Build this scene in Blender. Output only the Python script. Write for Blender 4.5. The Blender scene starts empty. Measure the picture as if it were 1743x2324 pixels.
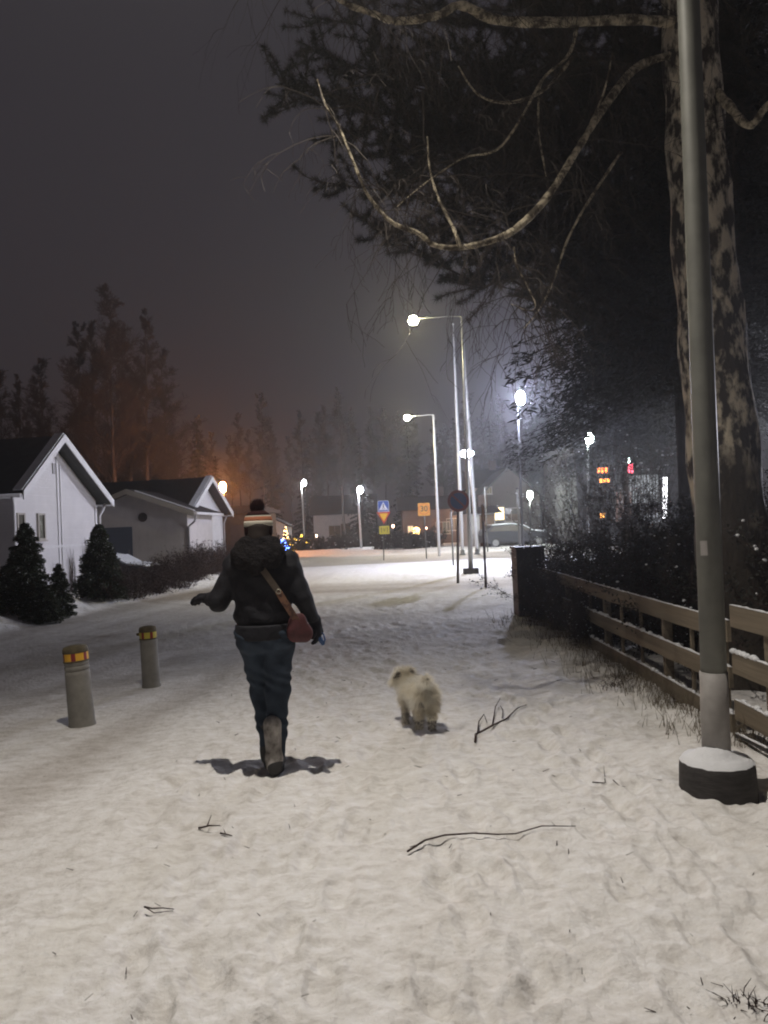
import bpy, math, random
import numpy as np
from mathutils import Vector, Matrix

# ------------------------------------------------------------------ camera, world, exposure
sc = bpy.context.scene
CAMZ = 1.55
PITCH = math.radians(1.08)
ROLL = math.radians(2.5)
F = 1746.0                       # focal length in pixels of the 1743 x 2324 photograph
W_, H_ = 1743.0, 2324.0
fwd = Vector((0, math.cos(PITCH), math.sin(PITCH)))
up0 = Vector((0, -math.sin(PITCH), math.cos(PITCH)))
rt0 = Vector((1, 0, 0))
upc = up0 * math.cos(ROLL) + rt0 * math.sin(ROLL)
rtc = rt0 * math.cos(ROLL) - up0 * math.sin(ROLL)
cam_d = bpy.data.cameras.new("camera")
cam = bpy.data.objects.new("camera", cam_d)
sc.collection.objects.link(cam)
M = Matrix((rtc, upc, -fwd)).transposed().to_4x4()
M.translation = Vector((0, 0, CAMZ))
cam.matrix_world = M
cam_d.sensor_fit = 'VERTICAL'
cam_d.sensor_height = 24.0
cam_d.lens = 24.0 * F / H_
cam_d.clip_end = 1500
cam_d.clip_start = 0.05
sc.camera = cam

world = bpy.data.worlds.new("World")
sc.world = world
world.use_nodes = True
wt = world.node_tree
wt.nodes.clear()
wo = wt.nodes.new("ShaderNodeOutputWorld")
bg = wt.nodes.new("ShaderNodeBackground")
tc = wt.nodes.new("ShaderNodeTexCoord")
sx = wt.nodes.new("ShaderNodeSeparateXYZ")
cr = wt.nodes.new("ShaderNodeValToRGB")
wt.links.new(tc.outputs["Generated"], sx.inputs[0])
wt.links.new(sx.outputs["Z"], cr.inputs[0])
e = cr.color_ramp.elements
e[0].position = 0.0; e[0].color = (0.042, 0.033, 0.036, 1)
e[1].position = 0.75; e[1].color = (0.034, 0.031, 0.039, 1)
m_ = cr.color_ramp.elements.new(0.25); m_.color = (0.040, 0.035, 0.041, 1)
wt.links.new(cr.outputs[0], bg.inputs[0])
bg.inputs[1].default_value = 0.72
wt.links.new(bg.outputs[0], wo.inputs[0])

sc.view_settings.view_transform = 'Standard'
sc.view_settings.look = 'None'
sc.view_settings.exposure = 0
sc.view_settings.gamma = 1
sc.render.engine = 'CYCLES'
cy = sc.cycles
cy.use_denoising = True
cy.max_bounces = 5
cy.diffuse_bounces = 3
cy.glossy_bounces = 2
cy.transmission_bounces = 3
cy.volume_bounces = 0
cy.transparent_max_bounces = 6
cy.sample_clamp_indirect = 3.0
cy.caustics_reflective = False
cy.caustics_refractive = False
cy.filter_width = 2.0
HAZE = 0.0022

# ------------------------------------------------------------------ helpers
def at(px, py, D):
    """point at forward (world y) distance D seen at photo pixel px, py"""
    d = fwd * F + rtc * (px - W_ / 2) + upc * (H_ / 2 - py)
    return Vector((0, 0, CAMZ)) + d * (D / d.y)

def hgt(px, py, D):
    return at(px, py, D).z

def link(o):
    sc.collection.objects.link(o); return o

def tag(o, label=None, cat=None, group=None, kind=None):
    if label: o["label"] = label
    if cat: o["category"] = cat
    if group: o["group"] = group
    if kind: o["kind"] = kind
    return o

def empty(name, loc=(0, 0, 0), rz=0.0, **k):
    o = bpy.data.objects.new(name, None)
    o.location = loc; o.rotation_euler = (0, 0, rz); o.empty_display_size = 0.1
    link(o); return tag(o, **k)

class MB:
    def __init__(s): s.v = []; s.f = []; s.mi = []; s.sm = []
    def add(s, vs, fs, mi=0, smooth=False):
        b = len(s.v)
        s.v.extend([tuple(v) for v in vs])
        for f in fs:
            s.f.append(tuple(b + i for i in f)); s.mi.append(mi); s.sm.append(smooth)
    def box(s, lo, hi, mi=0, mat=None):
        x0, y0, z0 = lo; x1, y1, z1 = hi
        vs = [(x0,y0,z0),(x1,y0,z0),(x1,y1,z0),(x0,y1,z0),(x0,y0,z1),(x1,y0,z1),(x1,y1,z1),(x0,y1,z1)]
        if mat is not None: vs = [mat @ Vector(v) for v in vs]
        s.add(vs, [(0,3,2,1),(4,5,6,7),(0,1,5,4),(1,2,6,5),(2,3,7,6),(3,0,4,7)], mi)
    def beam(s, a, b, w, h, mi=0):
        """box-section bar from a to b, width w across, height h upwards"""
        a = Vector(a); b = Vector(b); d = (b - a)
        L = d.length; d.normalize()
        side = d.cross(Vector((0,0,1)))
        if side.length < 1e-4: side = Vector((1,0,0))
        side.normalize(); u = side.cross(d).normalized()
        vs = []
        for p in (a, b):
            for (i, j) in ((-1,-1),(1,-1),(1,1),(-1,1)):
                vs.append(p + side * (i*w/2) + u * (j*h/2))
        s.add(vs, [(0,3,2,1),(4,5,6,7),(0,1,5,4),(1,2,6,5),(2,3,7,6),(3,0,4,7)], mi)
    def tube(s, pts, rad, n=8, mi=0, cap=True, smooth=True):
        pts = [Vector(p) for p in pts]
        if not hasattr(rad, '__len__'): rad = [rad] * len(pts)
        b = len(s.v); prev = None
        for i, p in enumerate(pts):
            t = (pts[min(i+1, len(pts)-1)] - pts[max(i-1, 0)])
            if t.length < 1e-9: t = Vector((0,0,1))
            t.normalize()
            if prev is None:
                a = Vector((1,0,0)) if abs(t.x) < 0.8 else Vector((0,1,0))
                nrm = (a - t * a.dot(t)).normalized()
            else:
                nrm = prev - t * prev.dot(t)
                if nrm.length < 1e-6:
                    a = Vector((1,0,0)) if abs(t.x) < 0.8 else Vector((0,1,0)); nrm = a - t * a.dot(t)
                nrm.normalize()
            prev = nrm; bn = t.cross(nrm)
            for k in range(n):
                an = 2*math.pi*k/n
                s.v.append(tuple(p + nrm*(rad[i]*math.cos(an)) + bn*(rad[i]*math.sin(an))))
        for i in range(len(pts)-1):
            for k in range(n):
                k2 = (k+1) % n
                s.f.append((b+i*n+k, b+i*n+k2, b+(i+1)*n+k2, b+(i+1)*n+k)); s.mi.append(mi); s.sm.append(smooth)
        if cap and n > 2:
            s.f.append(tuple(b+k for k in range(n))[::-1]); s.mi.append(mi); s.sm.append(False)
            e0 = b+(len(pts)-1)*n
            s.f.append(tuple(e0+k for k in range(n))); s.mi.append(mi); s.sm.append(False)
    def lathe(s, prof, n=24, mi=0, c=(0,0,0), smooth=True):
        b = len(s.v)
        for (r, z) in prof:
            for k in range(n):
                a = 2*math.pi*k/n
                s.v.append((c[0]+r*math.cos(a), c[1]+r*math.sin(a), c[2]+z))
        for i in range(len(prof)-1):
            for k in range(n):
                k2 = (k+1) % n
                s.f.append((b+i*n+k, b+i*n+k2, b+(i+1)*n+k2, b+(i+1)*n+k)); s.mi.append(mi); s.sm.append(smooth)
        s.f.append(tuple(b+k for k in range(n))[::-1]); s.mi.append(mi); s.sm.append(False)
        e0 = b+(len(prof)-1)*n
        s.f.append(tuple(e0+k for k in range(n))); s.mi.append(mi); s.sm.append(False)
    def ball(s, c, r, n=10, m=6, mi=0, sc3=(1,1,1)):
        b = len(s.v); c = Vector(c)
        s.v.append(tuple(c + Vector((0,0,-r*sc3[2]))))
        for i in range(1, m):
            ph = -math.pi/2 + math.pi*i/m
            for k in range(n):
                a = 2*math.pi*k/n
                s.v.append((c.x+r*sc3[0]*math.cos(ph)*math.cos(a), c.y+r*sc3[1]*math.cos(ph)*math.sin(a), c.z+r*sc3[2]*math.sin(ph)))
        s.v.append(tuple(c + Vector((0,0,r*sc3[2])))); top = len(s.v)-1
        for k in range(n):
            k2 = (k+1) % n
            s.f.append((b, b+1+k2, b+1+k)); s.mi.append(mi); s.sm.append(True)
            for i in range(m-2):
                q = b+1+i*n
                s.f.append((q+k, q+k2, q+n+k2, q+n+k)); s.mi.append(mi); s.sm.append(True)
            q = b+1+(m-2)*n
            s.f.append((q+k, q+k2, top)); s.mi.append(mi); s.sm.append(True)
    def prism(s, poly, axis, a0, a1, mi=0):
        """extrude a 2-D polygon; axis 0: poly in (y,z) along x, axis 1: (x,z) along y, axis 2: (x,y) along z"""
        def P(p, a):
            return (a, p[0], p[1]) if axis == 0 else ((p[0], a, p[1]) if axis == 1 else (p[0], p[1], a))
        n = len(poly)
        vs = [P(p, a0) for p in poly] + [P(p, a1) for p in poly]
        fs = [tuple(range(n))[::-1], tuple(range(n, 2*n))]
        for i in range(n):
            j = (i+1) % n
            fs.append((i, j, n+j, n+i))
        s.add(vs, fs, mi)
    def build(s, name, mats, parent=None, loc=None, rot=None):
        me = bpy.data.meshes.new(name)
        me.from_pydata(s.v, [], s.f)
        if not isinstance(mats, (list, tuple)): mats = [mats]
        for m in mats: me.materials.append(m)
        if s.f:
            me.polygons.foreach_set("material_index", s.mi)
            me.polygons.foreach_set("use_smooth", s.sm)
        me.update()
        o = bpy.data.objects.new(name, me)
        link(o)
        if parent is not None: o.parent = parent
        if loc is not None: o.location = loc
        if rot is not None: o.rotation_euler = rot
        return o

def mesh_np(name, V, Fq, mats, parent=None, mi=None, smooth=False):
    """fast mesh from numpy arrays, Fq is (n,3) or (n,4)"""
    V = np.asarray(V, dtype=np.float32); Fq = np.asarray(Fq, dtype=np.int32)
    me = bpy.data.meshes.new(name)
    me.vertices.add(len(V)); me.vertices.foreach_set("co", V.ravel())
    k = Fq.shape[1]
    me.loops.add(Fq.size); me.loops.foreach_set("vertex_index", Fq.ravel())
    me.polygons.add(len(Fq))
    me.polygons.foreach_set("loop_start", np.arange(len(Fq), dtype=np.int32) * k)
    me.polygons.foreach_set("loop_total", np.full(len(Fq), k, dtype=np.int32))
    if not isinstance(mats, (list, tuple)): mats = [mats]
    for m in mats: me.materials.append(m)
    if mi is not None: me.polygons.foreach_set("material_index", np.asarray(mi, dtype=np.int32))
    me.polygons.foreach_set("use_smooth", np.full(len(Fq), smooth, dtype=bool))
    me.update(calc_edges=True)
    o = bpy.data.objects.new(name, me); link(o)
    if parent is not None: o.parent = parent
    return o

# ------------------------------------------------------------------ materials
def mat(name, col, rough=0.7, metal=0.0, noise=None, bump=None, emis=None, spec=0.5, coords='Object', col2=None, thr=None, wave=None, scl=(1,1,1), detail=4):
    """principled material; noise=(scale, amount) varies the colour or mixes towards col2; bump=(scale, strength, distance)"""
    m = bpy.data.materials.new(name); m.use_nodes = True
    nt = m.node_tree; N = nt.nodes; L = nt.links
    b = N["Principled BSDF"]
    b.inputs["Roughness"].default_value = rough
    b.inputs["Metallic"].default_value = metal
    b.inputs["Specular IOR Level"].default_value = spec
    b.inputs["Base Color"].default_value = (*col, 1)
    tcn = N.new("ShaderNodeTexCoord"); mp = N.new("ShaderNodeMapping"); mp.inputs["Scale"].default_value = scl
    L.new(tcn.outputs[coords], mp.inputs[0])
    if noise:
        nz = N.new("ShaderNodeTexNoise"); nz.inputs["Scale"].default_value = noise[0]; nz.inputs["Detail"].default_value = detail
        nz.inputs["Roughness"].default_value = 0.6
        L.new(mp.outputs[0], nz.inputs["Vector"])
        rp = N.new("ShaderNodeValToRGB"); L.new(nz.outputs["Fac"], rp.inputs[0])
        c2 = col2 if col2 else tuple(c * (1 - noise[1]) for c in col)
        lo, hi = thr if thr else (0.3, 0.7)
        rp.color_ramp.elements[0].position = lo; rp.color_ramp.elements[0].color = (*c2, 1)
        rp.color_ramp.elements[1].position = hi; rp.color_ramp.elements[1].color = (*col, 1)
        L.new(rp.outputs[0], b.inputs["Base Color"])
    last = None
    if bump:
        bz = N.new("ShaderNodeTexNoise"); bz.inputs["Scale"].default_value = bump[0]; bz.inputs["Detail"].default_value = 5
        L.new(mp.outputs[0], bz.inputs["Vector"])
        bp = N.new("ShaderNodeBump"); bp.inputs["Strength"].default_value = bump[1]; bp.inputs["Distance"].default_value = bump[2]
        L.new(bz.outputs["Fac"], bp.inputs["Height"]); last = bp
        L.new(bp.outputs[0], b.inputs["Normal"])
    if wave:   # (axis, scale, strength, distance)
        wv = N.new("ShaderNodeTexWave"); wv.bands_direction = wave[0]; wv.inputs["Scale"].default_value = wave[1]
        wv.wave_profile = 'SAW'
        tc2 = N.new("ShaderNodeTexCoord"); L.new(tc2.outputs['Object'], wv.inputs["Vector"])
        bp2 = N.new("ShaderNodeBump"); bp2.inputs["Strength"].default_value = wave[2]; bp2.inputs["Distance"].default_value = wave[3]
        L.new(wv.outputs["Fac"], bp2.inputs["Height"])
        if last: L.new(last.outputs[0], bp2.inputs["Normal"])
        L.new(bp2.outputs[0], b.inputs["Normal"])
    if emis:
        b.inputs["Emission Color"].default_value = (*emis[0], 1); b.inputs["Emission Strength"].default_value = emis[1]
    return m

def emat(name, col, s):
    m = bpy.data.materials.new(name); m.use_nodes = True
    nt = m.node_tree; nt.nodes.clear()
    o = nt.nodes.new("ShaderNodeOutputMaterial"); em = nt.nodes.new("ShaderNodeEmission")
    em.inputs[0].default_value = (*col, 1); em.inputs[1].default_value = s
    nt.links.new(em.outputs[0], o.inputs[0])
    return m

M_ = {}
M_['steel'] = mat('galvanised steel', (0.30, 0.30, 0.29), 0.5, 0.6, noise=(9, 0.25), bump=(40, 0.15, 0.002))
M_['dsteel'] = mat('dark weathered steel', (0.16, 0.16, 0.15), 0.6, 0.3, noise=(6, 0.3), bump=(60, 0.2, 0.002))
M_['whitepole'] = mat('white painted pole', (0.75, 0.76, 0.78), 0.35, 0.0, noise=(4, 0.1))
M_['brownpole'] = mat('dark brown painted post', (0.06, 0.045, 0.045), 0.6)
M_['polepaint'] = mat('grey green pole paint', (0.17, 0.17, 0.145), 0.55, 0.1, noise=(7, 0.3), bump=(90, 0.25, 0.002))
M_['sleeve'] = mat('pale grey pole sleeve', (0.34, 0.32, 0.30), 0.6, 0.0, noise=(14, 0.25), bump=(50, 0.2, 0.003))
M_['foot'] = mat('dark concrete foot', (0.055, 0.05, 0.048), 0.85, 0, noise=(12, 0.5), bump=(30, 0.5, 0.01), scl=(1,1,4))
M_['snow'] = mat('clean snow', (0.82, 0.83, 0.85), 0.7, 0, noise=(5, 0.12), bump=(35, 0.6, 0.012))
M_['wood'] = mat('weathered fence wood', (0.22, 0.18, 0.125), 0.85, 0, noise=(5, 0.45), bump=(22, 0.6, 0.006), scl=(1, 0.12, 3))
M_['wood2'] = mat('grey brown boards', (0.16, 0.10, 0.06), 0.85, 0, noise=(5, 0.4), wave=('Y', 1.6, 0.6, 0.02))
M_['bollard'] = mat('bollard concrete', (0.27, 0.255, 0.225), 0.8, 0, noise=(9, 0.3), bump=(45, 0.4, 0.006))
M_['rust'] = mat('bollard top moss brown', (0.12, 0.095, 0.05), 0.8, 0, noise=(20, 0.5))
M_['yellow'] = mat('yellow reflector', (0.75, 0.40, 0.03), 0.35)
M_['green_y'] = mat('yellow green reflector', (0.50, 0.42, 0.05), 0.35)
M_['red'] = mat('red reflector', (0.22, 0.012, 0.015), 0.35)
M_['black'] = mat('black rubber', (0.015, 0.015, 0.015), 0.6)
M_['siding'] = mat('white painted siding', (0.74, 0.71, 0.72), 0.6, 0, noise=(2.5, 0.10), wave=('Z', 1.35, 0.5, 0.02))
M_['trim'] = mat('white trim board', (0.78, 0.76, 0.77), 0.55, 0, noise=(6, 0.1))
M_['gutter'] = mat('grey gutter metal', (0.35, 0.33, 0.33), 0.5)
M_['gwall'] = mat('dark grey wall', (0.58, 0.53, 0.51), 0.85, 0, noise=(3, 0.15), wave=('X', 1.9, 0.35, 0.015))
M_['doorm'] = mat('blue grey door', (0.09, 0.105, 0.14), 0.6, 0, wave=('Z', 2.2, 0.5, 0.02))
M_['roof'] = mat('dark roof sheet', (0.055, 0.06, 0.055), 0.6, 0, noise=(4, 0.4), wave=('X', 1.6, 0.9, 0.04))
M_['roof2'] = mat('brown roof tiles', (0.05, 0.036, 0.034), 0.7, 0, noise=(4, 0.4), wave=('X', 1.6, 0.9, 0.04))
M_['glass'] = mat('dark window glass', (0.10, 0.09, 0.075), 0.15)
M_['frame'] = mat('window frame', (0.42, 0.38, 0.34), 0.6)
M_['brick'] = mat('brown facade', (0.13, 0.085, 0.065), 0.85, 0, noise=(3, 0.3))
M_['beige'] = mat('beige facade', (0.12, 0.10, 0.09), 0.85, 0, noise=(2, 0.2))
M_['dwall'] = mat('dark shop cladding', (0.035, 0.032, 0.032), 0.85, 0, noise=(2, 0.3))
M_['conc'] = mat('pale plaster', (0.5, 0.5, 0.5), 0.85, 0, noise=(2, 0.2))
M_['cab'] = mat('black green cabinet boards', (0.008, 0.009, 0.011), 0.6, 0, noise=(6, 0.4), wave=('X', 3.2, 0.5, 0.01))
M_['bark'] = mat('dark bark', (0.05, 0.038, 0.03), 0.9, 0, noise=(9, 0.5), bump=(25, 0.8, 0.02), scl=(1,1,0.3))
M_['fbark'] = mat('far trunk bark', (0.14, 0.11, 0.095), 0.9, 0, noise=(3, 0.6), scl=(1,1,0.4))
M_['birch'] = mat('old birch bark', (0.66, 0.58, 0.44), 0.8, 0, noise=(9.0, 0.5), col2=(0.045, 0.036, 0.028), thr=(0.45, 0.58), bump=(18, 0.9, 0.03), scl=(1, 1, 0.5), detail=6)
def dark_base(m):
    nt = m.node_tree; N = nt.nodes; L = nt.links; b = N["Principled BSDF"]
    src = b.inputs["Base Color"].links[0].from_socket
    t = N.new("ShaderNodeTexCoord"); sp_ = N.new("ShaderNodeSeparateXYZ"); L.new(t.outputs["Object"], sp_.inputs[0])
    nz = N.new("ShaderNodeTexNoise"); nz.inputs["Scale"].default_value = 2.5; L.new(t.outputs["Object"], nz.inputs["Vector"])
    a = N.new("ShaderNodeMath"); a.operation = 'MULTIPLY_ADD'; L.new(nz.outputs["Fac"], a.inputs[0]); a.inputs[1].default_value = 2.0; L.new(sp_.outputs["Z"], a.inputs[2])
    mr = N.new("ShaderNodeMapRange"); L.new(a.outputs[0], mr.inputs[0]); mr.inputs[1].default_value = 2.5; mr.inputs[2].default_value = 3.1
    mx = N.new("ShaderNodeMixRGB"); L.new(mr.outputs[0], mx.inputs[0]); mx.inputs[1].default_value = (.05,.04,.03,1); L.new(src, mx.inputs[2]); L.new(mx.outputs[0], b.inputs["Base Color"])
dark_base(M_['birch'])   # old birches are black barked near the foot
M_['bbranch'] = mat('birch branch bark', (0.66, 0.57, 0.40), 0.85, 0, noise=(11, 0.5), col2=(0.09, 0.07, 0.045), thr=(0.42, 0.60), bump=(26, 1.0, 0.02), detail=6)
M_['twig'] = mat('birch twig', (0.055, 0.042, 0.032), 0.8)
M_['ftwig'] = mat('far twig', (0.045, 0.034, 0.031), 0.9)
M_['needle'] = mat('pine needles', (0.030, 0.031, 0.018), 0.7, noise=(1.5, 0.5))
M_['needle2'] = mat('brownish pine needles', (0.055, 0.042, 0.027), 0.7, noise=(1.5, 0.4))
M_['spruce'] = mat('spruce needles', (0.016, 0.019, 0.013), 0.8, noise=(1.2, 0.5))
M_['thuja'] = mat('thuja foliage', (0.055, 0.07, 0.035), 0.8, noise=(3, 0.5))
M_['thuja2'] = mat('frosted thuja foliage', (0.17, 0.18, 0.13), 0.85, noise=(3, 0.4))
M_['hedge'] = mat('bare hedge twigs', (0.055, 0.030, 0.025), 0.9, noise=(3, 0.4))
M_['shrub'] = mat('dark shrub leaves', (0.035, 0.035, 0.026), 0.8, noise=(3, 0.5))
M_['jacket'] = mat('black padded jacket', (0.016, 0.016, 0.021), 0.75, 0, noise=(7, 0.4), bump=(16, 0.7, 0.02), spec=0.3)
M_['fauxfur'] = mat('dark hood trim', (0.022, 0.020, 0.021), 0.95, 0, noise=(30, 0.5), bump=(60, 1.0, 0.02), spec=0.1)
M_['jeans'] = mat('dark blue jeans', (0.036, 0.050, 0.072), 0.85, 0, noise=(9, 0.4), bump=(24, 0.7, 0.012), spec=0.2)
M_['boot'] = mat('dark boot', (0.03, 0.028, 0.028), 0.7, 0, noise=(12, 0.4), bump=(20, 0.4, 0.01))
M_['gboot'] = mat('grey suede boot shaft', (0.46, 0.43, 0.40), 0.95, 0, noise=(9, 0.4), bump=(20, 0.6, 0.01), col2=(0.12, 0.105, 0.095), thr=(0.35, 0.6))
M_['glove'] = mat('black glove', (0.012, 0.012, 0.016), 0.8, 0, bump=(60, 0.4, 0.004), spec=0.2)
M_['skin'] = mat('skin', (0.45, 0.28, 0.21), 0.6)
M_['hair'] = mat('dark hair', (0.03, 0.02, 0.015), 0.7)
M_['knitd'] = mat('dark maroon knit', (0.035, 0.014, 0.014), 0.95, 0, bump=(90, 0.8, 0.006), spec=0.1)
M_['knitw'] = mat('cream knit', (0.62, 0.58, 0.48), 0.95, 0, bump=(90, 0.8, 0.006), spec=0.1)
M_['knito'] = mat('orange knit', (0.52, 0.20, 0.11), 0.95, 0, bump=(90, 0.8, 0.006), spec=0.1)
M_['bag'] = mat('wine red bag', (0.10, 0.024, 0.026), 0.7, 0, noise=(22, 0.5), bump=(40, 0.4, 0.006))
M_['strap'] = mat('brown strap', (0.10, 0.075, 0.055), 0.8, 0, noise=(30, 0.3))
M_['strap2'] = mat('woven patterned strap', (0.22, 0.11, 0.065), 0.8, 0, noise=(38, 0.5), col2=(0.10, 0.05, 0.04), thr=(0.42, 0.55))
M_['brass'] = mat('strap ring', (0.8, 0.75, 0.6), 0.25, 1.0)
M_['blue'] = mat('blue plastic', (0.02, 0.07, 0.20), 0.4)
def furmat(name, c, c2):
    m = bpy.data.materials.new(name); m.use_nodes = True; nt = m.node_tree; nt.nodes.clear(); N = nt.nodes; L = nt.links
    o = N.new("ShaderNodeOutputMaterial"); mx = N.new("ShaderNodeMixShader"); d = N.new("ShaderNodeBsdfDiffuse"); t = N.new("ShaderNodeBsdfTranslucent")
    tx = N.new("ShaderNodeTexCoord"); nz = N.new("ShaderNodeTexNoise"); nz.inputs["Scale"].default_value = 9; rp = N.new("ShaderNodeValToRGB")
    L.new(tx.outputs["Object"], nz.inputs["Vector"]); L.new(nz.outputs["Fac"], rp.inputs[0])
    rp.color_ramp.elements[0].position = .35; rp.color_ramp.elements[0].color = (*c2, 1); rp.color_ramp.elements[1].position = .6; rp.color_ramp.elements[1].color = (*c, 1)
    L.new(rp.outputs[0], d.inputs[0]); L.new(rp.outputs[0], t.inputs[0]); mx.inputs[0].default_value = .4
    L.new(d.outputs[0], mx.inputs[1]); L.new(t.outputs[0], mx.inputs[2]); L.new(mx.outputs[0], o.inputs[0]); return m
M_['dogf'] = furmat('cream dog fur', (0.97, 0.94, 0.86), (0.92, 0.86, 0.73))
M_['dogd'] = mat('dark dog fur', (0.16, 0.13, 0.10), 0.9, 0, noise=(9, 0.4), spec=0.2)
M_['dogb'] = mat('dog body undercoat', (0.95, 0.91, 0.82), 0.95, 0, noise=(14, 0.5), bump=(40, 0.8, 0.01))
M_['signblue'] = mat('sign blue', (0.03, 0.085, 0.33), 0.45)
M_['signred'] = mat('sign red', (0.50, 0.035, 0.025), 0.45)
M_['signyel'] = mat('sign yellow', (0.80, 0.48, 0.03), 0.45)
M_['signora'] = mat('sign orange yellow', (0.75, 0.33, 0.04), 0.45)
M_['signwht'] = mat('sign white', (0.75, 0.75, 0.75), 0.45)
M_['signbrn'] = mat('sign dark print', (0.10, 0.05, 0.02), 0.5)
M_['carp'] = mat('dark grey car paint', (0.035, 0.035, 0.04), 0.35, 0.3)
M_['carl'] = mat('silver car paint', (0.45, 0.45, 0.47), 0.35, 0.3)

# ------------------------------------------------------------------ numpy noise
rng = np.random.default_rng(7)
_perm = rng.random((256, 256)).astype(np.float32)
def vn(x, y):
    xi = np.floor(x).astype(np.int64); yi = np.floor(y).astype(np.int64)
    fx = x - xi; fy = y - yi
    fx = fx*fx*(3-2*fx); fy = fy*fy*(3-2*fy)
    a = _perm[xi & 255, yi & 255]; b = _perm[(xi+1) & 255, yi & 255]
    c = _perm[xi & 255, (yi+1) & 255]; d = _perm[(xi+1) & 255, (yi+1) & 255]
    return (a*(1-fx)+b*fx)*(1-fy) + (c*(1-fx)+d*fx)*fy - 0.5
def fbm(x, y, o=4, r=0.5):
    s = 0; am = 1.0
    for i in range(o):
        s = s + am * vn(x*2**i + 17.3*i, y*2**i + 5.1*i); am *= r
    return s

def sstep(a, b, t):
    t = np.clip((t-a)/(b-a), 0, 1); return t*t*(3-2*t)

LE = lambda y: -6.95 + 0.14*(y-13.9)          # left edge of the road
_fr = np.random.default_rng(3)
FEET = []
for _ in range(520):
    yy = 1.6 + 11*_fr.random()**1.3
    xx = -1.5 + 3.7*_fr.random()
    FEET.append((xx, yy, _fr.normal(0, 0.5), 0.9+0.5*_fr.random(), 0.005+0.010*_fr.random()))
for tr in range(5):      # clear trails of paired prints along the path
    x0 = [-.95, -.45, .35, .9, 1.5][tr]; dr = [.02, .03, -.01, .04, -.06][tr]; y0 = 1.5+.1*tr
    for k in range(15):
        FEET.append((x0+dr*(y0+.34*k)+(.09 if k % 2 else -.09)+_fr.normal(0,.015), y0+.34*k+_fr.normal(0,.02), dr+_fr.normal(0,.06), 1.0, .017))
_DOME = [(-0.735, 4.95, 0.5), (0.27, 5.9, 0.5)]

def roadmask(x, y):
    r1 = sstep(0, 0.35, x - LE(y) + 0.25*vn(y*0.7, x*0.0)) * sstep(0, 0.5, -1.55 - 0.0*y - x + 0.35*vn(y*0.9, 3.3))*sstep(30, 24, y)
    edge_r = sstep(13.5, 8.5, y + 0.3*x)      # the lane opens into the junction
    r1 = r1 * np.maximum(edge_r, sstep(0, 1.5, LE(y)+4.2 - x))
    r2 = sstep(0, 1.6, y - (17.6 - 0.10*x) + 0.8*vn(x*0.3, 1.1)) * sstep(0, 1.8, (22.6 - 0.05*x) - y + 0.8*vn(x*0.25, 9.1))*sstep(9, 4, x)
    r3 = sstep(0, 2.0, y - 31.5 + vn(x*0.2, 4.1)) * sstep(0, 3.0, 43 - 0.2*x - y)
    return r1, r2*sstep(-9, -4, x), r3

def terrain(x, y):
    x = np.asarray(x, dtype=np.float64); y = np.asarray(y, dtype=np.float64)
    r1, r2, r3 = roadmask(x, y)
    road = np.clip(r1 + r2 + r3, 0, 1)
    soft = 1 - 0.85*road
    # gentle relief, lumps trodden by feet
    h = 0.020*fbm(x*1.1+3, y*1.1, 3)
    h = h + soft*(0.016*fbm(x*6.5, y*4.3+x*1.4, 5, 0.66))
    lump = vn(x*11+2, y*9+x*2); h = h + soft*0.020*np.clip(lump, 0.0, 0.5) + soft*0.012*np.clip(vn(x*23+5, y*17+x*3), 0.05, 0.5)
    h = h - 0.035*r1 - 0.03*r2 - 0.03*r3
    # ruts along the road
    h = h + r1*0.008*fbm((x-0.14*y)*3.1, y*0.35, 3)
    # banks: left of the road, by the fence, along far edge
    lb = x - LE(y)
    h = h + 0.20*np.exp(-((lb+0.5)/0.42)**2)*(0.8+0.9*fbm(x*1.5, y*1.5, 3)) * sstep(6, 9, y)*sstep(40, 34, y)
    h = h + 0.06*sstep(0.3, -0.6, lb)
    fb = x - 2.35
    h = h + 0.06*np.exp(-((fb+0.45)/0.5)**2)*(0.6+1.5*fbm(x*2.2, y*2.2, 3))*sstep(13, 11, y)
    h = h + 0.03*sstep(5.6, 4.2, y)*sstep(1.6, 2.4, x)
    h = h + 0.22*np.exp(-((y-(46+0.0*x))/2.0)**2)*(0.6+fbm(x*0.3, y*0.3, 3))*sstep(44, 45, y)
    return h

def add_feet(x, y, h):
    for (fx, fy, a, s, d) in FEET:
        c, si = math.cos(a), math.sin(a)
        m = (np.abs(x-fx) < 0.35) & (np.abs(y-fy) < 0.35)
        if not m.any(): continue
        dx = x[m]-fx; dy = y[m]-fy
        u = (c*dx - si*dy)/(0.052*s); v = (si*dx + c*dy)/(0.135*s)
        q = u*u + v*v
        h[m] += -d*np.exp(-q*q*0.7) + 0.45*d*np.exp(-((np.sqrt(q)-1.45)/0.30)**2)
    return h

def ground_z(x, y):
    a = np.array([float(x)]); b = np.array([float(y)])
    return float(terrain(a, b)[0])

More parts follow.
